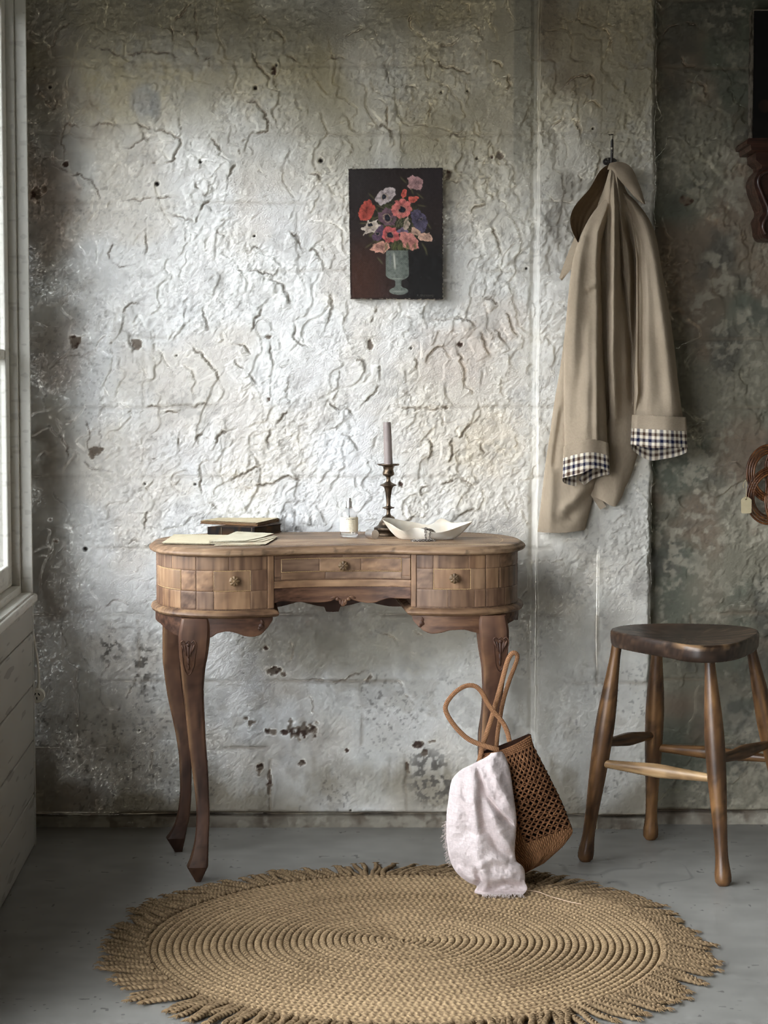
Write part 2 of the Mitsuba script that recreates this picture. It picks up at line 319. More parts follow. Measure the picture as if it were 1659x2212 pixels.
# pier and set-back
edge_j = .0035 * (nn(18, 190, 3) - .5) + .002 * (nn(70, 191, 2) - .5)
rise = np.clip((WX - E_L - edge_j * 1.2) / .0035, 0, 1); rise = 1 - (1 - rise) ** 2
fall = np.clip((E_R - edge_j * 2.4 - WX) / .016, 0, 1); fall = np.sqrt(np.clip(1 - (1 - fall) ** 2, 0, 1))
front = np.where(WX < .55, .021 * rise * (.35 + .65 * sstep(.35, .65, nn(5, 195, 3))), -.035 + .055 * fall)
low_in = sstep(aty(829, 1480)[2], aty(829, 1500)[2], WZ)
Hh += front
groove = np.exp(-((WX - aty(1150, 800)[0] - .004 * (nn(6, 200, 2) - .5)) / .006) ** 2)
Hh -= .006 * groove * (.4 + .6 * sstep(.35, .6, nn(5, 201, 2)))
strip = sstep(aty(1108, 0)[0], aty(1113, 0)[0], WX) * sstep(E_L, E_L - .006, WX) * sstep(aty(829, 420)[2], aty(829, 320)[2], WZ)
P = np.stack([WX, -Hh, WZ], -1)

# colour: lime white over cement, worn; vertex colours in wall coordinates
def lerp(a, b, t): return a * (1 - t[..., None]) + np.asarray(b) * t[..., None]
col = np.ones(WX.shape + (3,)) * srgb(226, 226, 222)
col = lerp(col, srgb(206, 208, 210), sstep(.42, .7, nn(4, 220)) * .45)
col = lerp(col, srgb(214, 205, 190), sstep(.48, .7, nn(5, 221)) * .45)
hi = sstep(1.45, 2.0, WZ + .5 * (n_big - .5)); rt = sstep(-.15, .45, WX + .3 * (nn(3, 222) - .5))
col = lerp(col, srgb(154, 144, 116), np.clip(hi * .95 * (.5 + .5 * sstep(.3, .6, nn(4, 224))) + rt * hi * .35, 0, .95))  # yellowed plaster; also darkened in colour for the light falling off above
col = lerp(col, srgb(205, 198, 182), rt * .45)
col = lerp(col, srgb(150, 146, 132), strip * .75)
def blob(x, y, rx, ry, seed=0, soft=.5):
    c = aty(x, y); k = FPX / 4.96
    e = np.sqrt(((WX - c[0]) * k / rx) ** 2 + ((WZ - c[2]) * k / ry) ** 2) + 1.1 * (nn(9, 230 + seed, 3) - .5) + .5 * (nn(40, 231 + seed, 2) - .5)
    return sstep(1 + soft, 1 - soft, e)
for x, y, rx, ry, c, a in ((330, 50, 420, 80, (150, 146, 134), .6), (110, 200, 70, 200, (150, 145, 140), .5), (110, 460, 60, 110, (150, 132, 116), .6), (120, 750, 60, 90, (158, 142, 128), .5), (110, 1000, 40, 90, (150, 142, 132), .5), (100, 1220, 50, 110, (150, 144, 134), .5),
                           (310, 215, 24, 34, (150, 150, 146), .7), (334, 230, 10, 26, (140, 140, 136), .7), (150, 1730, 110, 45, (150, 136, 120), .8), (85, 1720, 40, 90, (118, 110, 98), .7), (700, 1400, 150, 60, (184, 180, 166), .7),
                           (900, 1370, 160, 70, (186, 180, 164), .7), (430, 1690, 60, 60, (178, 176, 168), .6), (760, 1690, 90, 40, (172, 168, 156), .5), (960, 900, 120, 120, (206, 198, 184), .6), (1000, 760, 80, 60, (204, 192, 180), .6), (1050, 960, 70, 60, (212, 198, 172), .4),
                           (1060, 700, 60, 60, (190, 176, 160), .4), (1185, 60, 22, 90, (120, 108, 92), .8), (1230, 80, 60, 110, (140, 128, 108), .6), (1240, 180, 70, 40, (130, 118, 102), .7), (1310, 100, 90, 190, (150, 140, 118), .6), (1350, 320, 60, 160, (150, 142, 122), .5), (1390, 60, 40, 150, (140, 132, 112), .6),
                           (1225, 400, 30, 26, (128, 122, 112), .6), (1210, 480, 30, 40, (140, 134, 124), .6), (1360, 1150, 90, 70, (150, 146, 138), .6), (1390, 1260, 25, 30, (140, 134, 126), .6), (1300, 1480, 80, 50, (170, 168, 164), .4)):
    col = lerp(col, srgb(*c), blob(x, y, rx, ry, int(x + y) % 97) * a)
grime = sstep(.50, .72, nn(6, 240, 4)) * sstep(.42, .6, nn(26, 241, 3)) * (.25 + .75 * np.maximum(sstep(-.55, -.9, WX), .35 * sstep(.7, .4, WZ)))
col = lerp(col, srgb(138, 126, 112), grime * .55)
col = lerp(col, srgb(150, 148, 144), sstep(.5, .68, nn(11, 242, 4)) * sstep(.45, .6, nn(40, 243, 3)) * .28)
# the set-back wall on the right: bare cement, lime left in flecks
cem = np.ones(WX.shape + (3,)) * srgb(122, 120, 110)
cem = lerp(cem, srgb(98, 102, 94), sstep(.4, .62, nn(5, 260))); cem = lerp(cem, srgb(128, 112, 100), sstep(.46, .7, nn(6, 261, 4)) * .6); cem = lerp(cem, srgb(88, 88, 84), sstep(.5, .7, nn(8, 262, 4)) * .8)
fleck = sstep(.52, .66, nn(9, 263)) * sstep(.52, .64, nn(48, 264, 4)) + sstep(.58, .72, nn(7, 265)) * .3 * sstep(.4, .6, n_f)
cem = lerp(cem, srgb(150, 147, 137), np.clip(fleck + .7 * sstep(.56, .68, nn(70, 268, 3)) * sstep(.45, .6, nn(7, 269)), 0, 1) * .75) * np.array([1.02, .98, .90])
rmask = sstep(E_R - .012, E_R + .006, WX + .01 * (nn(30, 266, 2) - .5) + .03 * (nn(12, 267) - .5))
col = col * (1 - rmask[..., None]) + cem * rmask[..., None]
# lower wall: lime gone in places, runs of paint over the cement
lowz = sstep(.58, .30, WZ + .3 * (n_big - .5))
gone = sstep(.52, .60, nn(8, 270) * .6 + nn(30, 271) * .4) * lowz * .30
drip = sstep(.10, .02, WZ - foot_z - .05 - .09 * (n1(WX + 3, 60, 272, 3) - .45)) * (~onright) * sstep(.35, .6, nn(5, 273, 2) + .1)
col = lerp(col, srgb(158, 150, 134), np.clip(gone + drip * .85, 0, .9))
spk = sstep(.63, .73, nn(130, 280, 3)) * sstep(.44, .62, nn(8, 281)) * (.55 + .45 * lowz)
mould = blob(930, 1680, 45, 55, 50, .6) * sstep(.50, .58, nn(90, 282, 3)) + blob(240, 1390, 25, 40, 51, .6) * sstep(.55, .62, nn(90, 283, 3)) + blob(310, 1440, 30, 60, 52, .6) * sstep(.53, .6, nn(90, 284, 3)) + blob(640, 1140, 60, 40, 53, .8) * sstep(.55, .63, nn(70, 285, 3)) * .6 + blob(520, 1140, 120, 40, 54, .8) * sstep(.56, .64, nn(70, 286, 3)) * .5
col = lerp(col, srgb(96, 92, 86), np.clip(spk * .55 + mould * .85, 0, .9))
col = lerp(col, srgb(104, 92, 80), np.clip(chip * .9, 0, 1)); col = lerp(col, srgb(60, 42, 36), chip * sstep(.5, .6, nn(70, 290, 2)) * .8)
col = lerp(col, srgb(120, 108, 92), np.clip(joint * (1 - .5 * upper) * .55, 0, .7))
col = lerp(col, srgb(120, 110, 98), np.clip(edge_dark * .35, 0, .4))  # smear edges tinted darker along their low side
col = lerp(col, srgb(92, 82, 72), np.clip(crackline * .95 * (.5 + n_mid), 0, .9))
col = lerp(col, srgb(40, 36, 34), hole)
stone = np.ones(WX.shape + (3,)) * srgb(138, 132, 120); stone = lerp(stone, srgb(112, 102, 90), sstep(.42, .66, nn(16, 300, 4)) * .9); stone = lerp(stone, srgb(160, 155, 142), sstep(.50, .68, nn(34, 301, 4)) * .7)
col = col * plaster_low[..., None] + stone * (1 - plaster_low)[..., None]
col = lerp(col, srgb(58, 50, 44), np.clip(gapl * .9, 0, 1))
col *= (1 + .10 * (n_f - .5) + .10 * (n_sm - .5))[..., None]
scene['plaster'] = {'type': 'twosided', 'bsdf': {'type': 'bumpmap', 'arbitrary': mikit.proc(lambda p, n, uv: noise(p.x * 330, p.y * 40, p.z * 330), 6e-4), 'scale': .0015,
                    'bsdf': {'type': 'diffuse', 'reflectance': {'type': 'mesh_attribute', 'name': 'vertex_color'}}}}
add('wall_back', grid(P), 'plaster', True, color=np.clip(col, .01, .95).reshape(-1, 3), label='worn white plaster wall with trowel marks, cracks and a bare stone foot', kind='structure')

# ------------------------------------------------------------------ floor, other walls, ceiling
def floor_col(p, n, uv):
    a = fbm(p.x * 2.1, p.y * 2.1, 0, 2); b = fbm(p.x * 14, p.y * 20, 3, 2)
    k = mix([.205, .20, .182], [.26, .254, .232], smoothstep(.3, .7, a)); k = k * (0.9 + .2 * b)
    sc = smoothstep(.015, .0, dr.abs(fbm(p.x * 5 + 3, p.y * 5, 9, 2) - .5)) * smoothstep(.66, .74, a)
    k = mix(k, [.10, .10, .095], sc * .3)
    sp = smoothstep(.86, .9, noise(p.x * 90, p.y * 90, 5)) * smoothstep(.6, .7, b)
    return mix(k, [.08, .075, .07], sp * .6)
mat('painted_concrete', mikit.proc(floor_col), .42, .35, (mikit.proc(lambda p, n, uv: noise(p.x * 60, p.y * 60, 0) + noise(p.x * 11, p.y * 11, 4), 2e-3), .0010))
FX, FY = np.meshgrid(np.linspace(-1.6, 2.4, 60), np.linspace(.08, -6.4, 90), indexing='ij')
flm = box((-1.6, -6.4, -.12), (2.4, .08, 0))
add('floor', flm, 'painted_concrete', label='grey painted concrete floor', kind='structure')
mat('dim_plaster', rgb(112, 109, 102), .9, .1)
add('ceiling', box((-1.7, -6.5, 2.72), (2.4, .2, 2.8)), 'dim_plaster', label='plain ceiling above the room', kind='structure')
add('wall_right', box((2.2, -6.4, 0), (2.35, .05, 2.75)), 'dim_plaster', label='plain right wall of the room', kind='structure')
add('wall_front', box((-1.3, -6.5, 0), (2.4, -6.3, 2.75)), 'dim_plaster', label='plain wall behind the camera', kind='structure')

# left wall: a boarded stud wall with a window; s runs along it towards the camera, n outwards, z up
LO = np.array([-0.874, -0.176, 0.0]); LA = np.array([.0538, -.99855, 0]); LN = np.array([-.99855, -.0538, 0])
def lbox(s0, s1, n0, n1, z0, z1, r=None):
    m = box((s0, n0, z0), (s1, n1, z1)) if r is None else rbox((s0, n0, z0), (s1, n1, z1), r)
    v = m.vertices; m.vertices = LO + v[:, :1] * LA + v[:, 1:2] * LN + v[:, 2:] * np.array([0, 0, 1.0])
    if m.volume < 0: m.invert()
    return m
S0, S1, Z0, Z1 = .035, 1.45, .636, 2.13
D0, D1, DZ = 1.56, 4.00, 1.82           # an added opening further along, out of view, to let in low fill light
def paint_col(p, n, uv):
    a = fbm(p.x * 20, p.y * 9, p.z * 9, 2); b = fbm(p.x * 50, p.y * 18, p.z * 80, 2)
    k = mix([.50, .485, .43], [.57, .555, .50], a)
    return mix(k, [.30, .285, .25], smoothstep(.62, .75, b) * .35)
mat('cream_paint', mikit.proc(paint_col), .45, .4)
def board_col(p, n, uv):
    a = fbm(p.x * 9, p.y * 4, p.z * 9, 2); b = fbm(p.x * 40, p.y * 8, p.z * 60, 2)
    k = mix([.33, .318, .28], [.39, .378, .335], a); low_tone = smoothstep(.30, .0, p.z + .15 * (a - .5))
    k = mix(k, [.28, .262, .235], low_tone * .5)  # boards get darker towards the floor
    return mix(k, [.16, .15, .135], smoothstep(.66, .74, b) * .5)
mat('grey_paint', mikit.proc(board_col), .55, .3)
add('wall_left', cat(lbox(.018, D0, .018, .13, 0, Z0 - .02), lbox(D1, 5.6, .018, .13, 0, Z0 - .02), lbox(0, S0, .0, .13, Z0 - .02, 2.75), lbox(S0, 5.6, 0, .13, Z1, 2.75), lbox(S1, D0, 0, .13, Z0 - .02, Z1), lbox(D1, 5.6, 0, .13, Z0 - .02, Z1), lbox(D0, D1, 0, .13, DZ, Z1), lbox(-.006, .018, 0, .13, 0, Z0 - .02)), 'grey_paint',
    label='grey boarded left wall below the window', kind='structure')
zb = [.002, .134, .267, .405, .538, .607]
for k in range(5):
    add(num('wall_left__plank', k), lbox(.018, D0, 0, .0175, zb[k] + .0015, zb[k + 1] - .0015, .004), 'grey_paint', 30)
add('added_door_1', cat(lbox(D0 - .06, D0, -.015, .14, 0, DZ + .06, .004), lbox(D1, D1 + .06, -.015, .14, 0, DZ + .06, .004), lbox(D0, D1, -.015, .14, DZ, DZ + .06, .004)), 'cream_paint', 35, label='cream painted frame of an added unseen doorway letting fill light in', kind='structure')
add('wall_return', cat(box((-1.30, -.35, 0), (-1.05, .06, 2.75)), box((-1.30, -6.4, 0), (-1.22, -.3, .02))), 'dim_plaster', label='narrow return behind the left wall', kind='structure')
n1, n2 = .024, .043
def frame(s0, s1, z0, z1, n0, n1_, w, r=.002):
    return cat(lbox(s0, s0 + w, n0, n1_, z0, z1, r), lbox(s1 - w, s1, n0, n1_, z0, z1, r), lbox(s0 + w, s1 - w, n0, n1_, z0, z0 + w, r), lbox(s0 + w, s1 - w, n0, n1_, z1 - w, z1, r))
add('window_1', cat(frame(S0 - .0, S1, Z0, Z1, n1, .10, .022), frame(S0 - .002, S1 + .002, Z0 - .002, Z1, -.004, n1, .006)), 'cream_paint', 35, label='cream painted window frame in the left wall', kind='structure')
add('window_1__sill', lbox(S0 - .03, S1 + .02, -.012, n1, Z0 - .024, Z0 - .001, .006), 'cream_paint', 35)
mid = (S0 + S1) / 2
sash = cat(frame(S0 + .022, mid, Z0 + .022, Z1 - .022, n2, .078, .055, .005), frame(mid, S1 - .022, Z0 + .022, Z1 - .022, n2, .078, .055, .005))
add('window_1__sash', sash, 'cream_paint', 35)
for k, (a, b) in enumerate(((S0 + .077, mid - .055), (mid + .055, S1 - .077))):
    add(num('window_1__glazing_bar', k), lbox(a, b, n2 + .004, .074, 1.213, 1.237, .004), 'cream_paint', 35)
scene['pane_glass'] = {'type': 'thindielectric', 'int_ior': 1.5}
k = 0
for a, b in ((S0 + .077, mid - .055), (mid + .055, S1 - .077)):
    for z0, z1 in ((Z0 + .077, 1.213), (1.237, Z1 - .077)):
        q = np.array([[a, n2 + .008, z0], [b, n2 + .008, z0], [b, n2 + .008, z1], [a, n2 + .008, z1]]); q = LO + q[:, :1] * LA + q[:, 1:2] * LN + q[:, 2:] * np.array([0, 0, 1.0])
        add(num('window_1__pane', k), trimesh.Trimesh(q, [[0, 1, 2], [0, 2, 3]], process=False), 'pane_glass'); k += 1
# ------------------------------------------------------------------ wood painted per vertex: grain, patches, wear (all in the thing's own coordinates)
def woodcol(p, axis, pal, seed=0, scale=1.0, wear=.3):
    "p[n,3], grain along axis; pal: three sRGB colours dark, mid, light"
    p = np.asarray(p, float) * scale; a = np.asarray(axis, float); a = a / np.linalg.norm(a)
    al = (p @ a)[:, None] * a; q = (p - al)
    st = q * 1.0 + al * .06
    g1 = meshkit.fbm(st * 90 + seed, 3, seed); g2 = meshkit.fbm(st * 340 + seed, 2, seed + 1); b = meshkit.fbm(p * 9 + seed * 3.1, 3, seed + 2)
    c0, c1, c2 = (srgb(*x) for x in pal)
    t = np.clip(.5 + 1.5 * (g1 - .5) + .9 * (b - .5) + .6 * (g2 - .5), 0, 1)[:, None]
    c = np.where(t < .5, c0 + (c1 - c0) * t * 2, c1 + (c2 - c1) * (t - .5) * 2)
    w = sstep(.56, .74, meshkit.fbm(p * 24 + seed, 3, seed + 3))[:, None] * wear
    return c * (1 - w) + c0 * .6 * w


mat('wood', {'type': 'mesh_attribute', 'name': 'vertex_color'}, .5, .35)
mat('polished_wood', {'type': 'mesh_attribute', 'name': 'vertex_color'}, .36, .5)
mat('cloth', {'type': 'mesh_attribute', 'name': 'vertex_color'}, .95, .1, None)
mat('matte', {'type': 'mesh_attribute', 'name': 'vertex_color'}, .85, .15, None)


def addw(key, m, axis, pal, seed=0, bsdf='wood', wear=.3, local=None, smooth=True, scale=1.0, tint=None, **k):
    "adds a wooden mesh; smooth=False keeps its facets (then vertices are split)"
    if smooth is not True:
        if smooth is False:
            m = trimesh.Trimesh(m.triangles.reshape(-1, 3), np.arange(len(m.faces) * 3).reshape(-1, 3), process=False)
        else:
            m = trimesh.graph.smooth_shade(trimesh.Trimesh(m.vertices, m.faces), angle=math.radians(smooth), facet_minarea=None)
    c = woodcol(m.vertices if local is None else local(m.vertices), axis, pal, seed, scale, wear)
    if tint is not None: c = tint(m.vertices, c)
    return add(key, m, bsdf, smooth is not False, color=np.clip(c, .004, .95), **k)


def fine(m, e):
    "subdivides until edges are below e (for painted detail)"
    v, f = trimesh.remesh.subdivide_to_size(m.vertices, m.faces, e, max_iter=14)
    m = trimesh.Trimesh(v, f, process=False); m.merge_vertices(); return m
# ------------------------------------------------------------------ kidney-shaped dressing table
TC, TH = np.array([-.113, -.298, 0]), math.radians(5.0)
TX, TY = np.array([math.cos(TH), math.sin(TH), 0]), np.array([-math.sin(TH), math.cos(TH), 0])
def tw(p):
    p = np.asarray(p, float); return TC + p[..., :1] * TX + p[..., 1:2] * TY + p[..., 2:3] * np.array([0, 0, 1.0])
def tl(p):
    q = np.asarray(p, float) - TC; return np.stack([q @ TX, q @ TY, q[..., 2]], -1)
def tmesh(m): m = m.copy(); m.vertices = tw(m.vertices); return m
half = [(0, -.196), (.09, -.203), (.17, -.232), (.26, -.252), (.345, -.238), (.408, -.185), (.443, -.095), (.451, .005), (.430, .105), (.372, .188), (.28, .236), (.15, .25), (0, .25)]
PLAN = spline(np.array(half + [(-x, y) for x, y in half[-2:0:-1]]), 720, closed=True)        # counter-clockwise
def offset(c, d):
    t = np.roll(c, -1, 0) - np.roll(c, 1, 0); t /= np.linalg.norm(t, axis=1, keepdims=True)
    return c + np.stack([t[:, 1], -t[:, 0]], 1) * d
BODY = offset(PLAN, -.017)
W_TOP = ((92, 70, 52), (134, 108, 84), (160, 134, 106)); W_RIM = ((76, 56, 42), (114, 88, 66), (146, 118, 88)); W_DARK = ((50, 33, 25), (78, 53, 40), (104, 74, 54)); W_RED = ((56, 35, 26), (86, 59, 44), (112, 82, 60))
def ring(c, z): return np.c_[c, np.full(len(c), z)]
info('dressing_table', 'kidney-shaped veneered dressing table with three drawers on curved legs', 'table')
# top: worn slab with an ogee edge
R = [ring(offset(PLAN, d), z) for d, z in ((-.016, .7585), (-.004, .760), (.0, .7625), (.0015, .766), (.0, .7695), (-.004, .7725), (-.007, .7735), (-.0085, .776), (-.0125, .7782), (-.020, .7788))]
for k in (.9, .75, .6, .45, .3, .15, .05): R.append(np.c_[offset(PLAN, -.02) * [k, k] + [0, .01 * (1 - k)], np.full(len(PLAN), .7790)])
def top_tint(v, c):
    q = tl(v); f = (q[:, 2] > .7775)[:, None]; s = sstep(.5, .68, meshkit.fbm(q * [10, 14, 1], 4, 9))[:, None]
    c = np.where(f, c * (1 - .3 * s), c)
    e = ((q[:, 2] > .760) & (q[:, 2] < .7745)); n = sstep(.6, .75, meshkit.fbm(q * 60, 3, 8))[:, None] * e[:, None] * .45
    return c * (1 - n)
addw('dressing_table__table_top', tmesh(loft(np.array(R))), (1, .05, 0), W_TOP, 3, wear=.25, local=tl, tint=top_tint, smooth=True, scale=.7)
insetc = offset(PLAN, -.052)
addw('dressing_table__string_inlay', tmesh(grid(np.stack([ring(insetc, .7793), ring(offset(insetc, -.0022), .7793)], 1), cu=True)), (1, 0, 0), ((140, 112, 84), (168, 140, 106), (186, 160, 124)), 4)
# carcass: two round pedestals and the recessed middle
from shapely.geometry import Polygon, box as sbox
XD = .163
def ext(poly, z0, z1):
    m = trimesh.creation.extrude_polygon(poly, z1 - z0, engine='earcut'); m.apply_translation((0, 0, z0)); return m
bp = Polygon(BODY)
lobes = [bp.intersection(sbox(-1, -1, -XD, 1)), bp.intersection(sbox(XD, -1, 1, 1))]
mid_p = Polygon(offset(BODY, -.010)).intersection(sbox(-XD, -1, XD, 1))
W_CAR = ((70, 50, 38), (100, 76, 58), (120, 94, 72))
addw('dressing_table__carcass', fine(tmesh(cat(ext(lobes[0], .61, .760), ext(lobes[1], .61, .760), ext(mid_p, .752, .760), ext(mid_p.intersection(sbox(-1, -.1, 1, 1)), .70, .755))), .03), (0, 0, 1), W_CAR, 5, local=tl, smooth=25)
# position along the front by where things sit on the body
arc = np.r_[0, np.cumsum(np.linalg.norm(np.diff(np.vstack([BODY, BODY[:1]]), axis=0), axis=1))]; LEN = arc[-1]
def on_body(s, d=0.0):
    c = offset(BODY, d); c = np.vstack([c, c[:1]]); s = np.mod(s, LEN); return np.stack([np.interp(s, arc, c[:, 0]), np.interp(s, arc, c[:, 1])], -1)
ss = np.linspace(-.62, .62, 3000)
def proj_px(P):
    v = P - CAM; w = v @ c_f; return IW / 2 + FPX * (v @ c_r) / w
spx = proj_px(tw(np.c_[on_body(ss), np.full(len(ss), .69)]))
i0, i1 = spx.argmin(), spx.argmax()
def S(px): return np.interp(px, spx[i0:i1 + 1], ss[i0:i1 + 1])
def strip(s0, s1, z0, z1, d0, d1, nu=None, nz=None, bottom=None, e=.0008):
    "slab on the body curve from offset d0 (back) to d1 (front), eased edges; bottom(s) -> lower edge"
    nu = nu or max(4, int(abs(s1 - s0) / .004)); nz = nz or max(3, int((z1 - z0) / .004))
    s = np.r_[s0, np.linspace(s0 + e, s1 - e, nu), s1]; t = np.r_[0, np.linspace(0, 1, nz), 1]
    zb = np.full(len(s), z0) if bottom is None else bottom(s)
    F = np.zeros((len(s), len(t), 3)); a = on_body(s, d1)
    for j, tt in enumerate(t):
        F[:, j, :2] = a; F[:, j, 2] = zb + (z1 - zb) * tt
    F[:, 1, 2] += e; F[:, -2, 2] -= e
    B = on_body(s, d1 - e)
    F[:, 0, :2] = B; F[:, -1, :2] = B; F[0, :, :2] = on_body(s[:1], d1 - e); F[-1, :, :2] = on_body(s[-1:], d1 - e)
    K = F.copy(); K[..., :2] = on_body(s, d0)[:, None]
    lst = [grid(F), grid(K, flip=True), grid(np.stack([K[:, 0], F[:, 0]], 1)), grid(np.stack([F[:, -1], K[:, -1]], 1)), grid(np.stack([F[0], K[0]], 0)), grid(np.stack([K[-1], F[-1]], 0))]
    return tmesh(cat(*lst))
def rotn(m, k=1): return m
VT = {'a': ((96, 68, 50), (135, 102, 76), (165, 131, 100)), 'b': ((79, 57, 44), (115, 88, 68), (141, 111, 87)), 'c': ((74, 55, 46), (104, 82, 70), (130, 106, 89)), 'd': ((107, 81, 59), (139, 109, 83), (159, 129, 100)), 'e': ((68, 46, 37), (96, 70, 55), (122, 93, 74))}
_m = np.mean([v for v in VT.values()], axis=0); VT = {k: tuple(tuple((_m[i] * .42 + np.array(v[i]) * .58) * [1.01, 1.018, 1.0]) for i in range(3)) for k, v in VT.items()}
def veneer(base, tiles, holder):
    for k, (p0, p1, z0, z1, v, ax) in enumerate(tiles):
        addw(num(f'dressing_table__{holder}__veneer' if holder else 'dressing_table__veneer', base + k), strip(S(p0) + .0004, S(p1) - .0004, z0 + .0004, z1 - .0004, -.002, .0016 if v != 'd' else .0019), ax, VT[v], 20 + base + k, local=tl, wear=.35)
ZT, ZA, ZB, ZC = .7585, .7265, .6785, .6365
X, Zv = (1, .3, 0), (0, 0, 1)
veneer(0, [(331, 372, ZA, ZT, 'c', Zv), (372, 423.5, ZA, ZT, 'b', Zv), (331, 343, ZB, ZA, 'c', Zv), (343, 391, ZB + .002, ZA - .001, 'd', Zv), (392, 423.5, ZB, ZA, 'a', X), (331, 352, ZC, ZB, 'e', Zv), (352, 391, ZC, ZB, 'a', Zv), (391, 423.5, ZC, ZB, 'c', X)], None)
veneer(8, [(1049.5, 1080, ZA, ZT, 'b', Zv), (1080, 1117, ZA, ZT, 'b', X), (1049.5, 1077, ZB, ZA, 'a', Zv), (1078.5, 1117, ZB, ZA, 'b', Zv), (1049.5, 1090, ZC, ZB, 'e', Zv), (1090, 1117, ZC, ZB, 'b', Zv)], None)
def inlay_frame(key, p0, p1, z0, z1, w=.0016):
    a, b = S(p0), S(p1)
    m = cat(strip(a, b, z1 - w, z1, -.002, .0022, nz=2), strip(a, b, z0, z0 + w, -.002, .0022, nz=2), strip(a, a + w, z0, z1, -.002, .0022, nu=2), strip(b - w, b, z0, z1, -.002, .0022, nu=2))
    addw(key, m, (1, 0, 0), ((150, 122, 88), (172, 144, 106), (186, 158, 120)), 6, local=tl)
inlay_frame('dressing_table__string_inlay_001', 342.5, 391.5, ZB + .001, ZA)
def knob(key, px, zc, d):
    s = S(px); a, b = on_body(np.array([s]), d)[0], on_body(np.array([s]), d + .02)[0]
    o = tw(np.r_[a, zc]); n = tw(np.r_[b, zc]) - o; n /= np.linalg.norm(n)
    prof = [(.0045, 0), (.006, .002), (.005, .006), (.0075, .009), (.0112, .0115), (.0118, .014), (.010, .0165), (.0066, .018), (.0036, .0178), (.003, .0195), (.0, .0205)]
    m = lathe(prof, 64); an = np.arctan2(m.vertices[:, 1], m.vertices[:, 0]); r = np.hypot(m.vertices[:, 0], m.vertices[:, 1])
    pet = np.where((r > .004) & (m.vertices[:, 2] > .008), 1, 0); k_ = 1 + .035 * pet * np.cos(8 * an); m.vertices[:, :2] *= k_[:, None]; m.vertices[:, 2] += .0007 * pet * np.cos(8 * an)
    x = np.cross([0, 0, 1.0], n); x /= np.linalg.norm(x); y = np.cross(n, x)
    m.vertices = o + m.vertices[:, :1] * x + m.vertices[:, 1:2] * y + m.vertices[:, 2:] * n
    addw(key, m, (0, 0, 1), ((70, 54, 38), (108, 86, 60), (138, 112, 80)), 9, smooth=40)
for k, (p0, p1, i0_, i1_, kp, kz, tiles) in enumerate((
        (424.5, 577, 461.5, 541.5, 505, .7035, [(424.5, 495, ZA, ZT, 'b', Zv), (495, 577, ZA, ZT, 'b', Zv), (424.5, 461, ZB, ZA, 'a', X), (462, 541, ZB + .001, ZA - .001, 'd', Zv), (542, 577, ZB, ZA, 'e', Zv), (424.5, 462, ZC, ZB, 'c', Zv), (462, 541, ZC, ZB, 'a', Zv), (541, 577, ZC, ZB, 'b', Zv)]),
        (592.5, 887, 607, 868, 741, .7318, [(592.5, 740, .7500, .7575, 'e', X), (740, 887, .7500, .7575, 'b', X), (592.5, 607, .708, .750, 'e', Zv), (607, 690, .719, .748, 'c', X), (690, 780, .719, .748, 'b', X), (780, 868, .719, .748, 'a', X), (868, 887, .708, .750, 'e', Zv), (607, 703, .701, .717, 'b', X), (703, 868, .701, .717, 'c', X)]),
        (900.5, 1048.5, 936.5, 1017, 981, .7055, [(900.5, 936, ZA, ZT, 'c', Zv), (936, 1012, ZA, ZT, 'b', Zv), (1012, 1048.5, ZA, ZT, 'a', Zv), (900.5, 936, ZB, ZA, 'c', X), (937, 1016, ZB + .001, ZA - .001, 'a', Zv), (1017, 1048.5, ZB, ZA, 'b', Zv), (900.5, 968, ZC, ZB, 'c', Zv), (968, 1025, ZC, ZB, 'b', Zv), (1025, 1048.5, ZC, ZB, 'e', Zv)]))):
    d = num('drawer', k); z0 = ZC if k != 1 else .699
    addw(f'dressing_table__{d}__front', strip(S(p0) + .0003, S(p1) - .0003, z0, ZT, -.016, .0004), (1, 0, 0), W_CAR, 10 + k, local=tl)
    veneer(0, tiles, d)
    inlay_frame(f'dressing_table__{d}__string_inlay', i0_, i1_, ZB + .0 if k != 1 else .7175, ZA if k != 1 else .7495)
    knob(f'dressing_table__{d}__knob', kp, kz, .001)
for k, (p0, p1) in enumerate(((578, 591), (888.5, 899.5))):
    addw(num('dressing_table__stile', k), strip(S(p0), S(p1), ZC, .7585, -.02, .0028), (0, 0, 1), VT['a'], 50 + k, local=tl)
addw('dressing_table__rail', strip(S(592), S(888), .682, .6985, -.02, .002), (1, 0, 0), VT['a'], 53, local=tl)
# lower mouldings round each pedestal
for k, lp in enumerate(lobes):
    c = np.array(lp.exterior.coords)[:-1]; 
    if Polygon(c).exterior.is_ccw is False: c = c[::-1]
    R = []
    for d, z in ((-.012, .6165), (.006, .6170), (.0125, .6195), (.0145, .6240), (.0128, .6290), (.007, .6325), (.0015, .6345), (-.006, .6352)):
        q = Polygon(c).buffer(abs(d), join_style=2) if d > 0 else Polygon(c).buffer(d, join_style=2)
        ex = q.exterior; R.append([(*ex.interpolate(t).coords[0], z) for t in np.linspace(ex.project(__import__('shapely').Point(*(c[len(c) // 2] * 1.5))), ex.project(__import__('shapely').Point(*(c[len(c) // 2] * 1.5))) + ex.length, 400, endpoint=False) % ex.length])
    addw(num('dressing_table__moulding', k), tmesh(loft(np.array(R))), (1, 0, 0), W_RIM, 60 + k, local=tl, smooth=40)
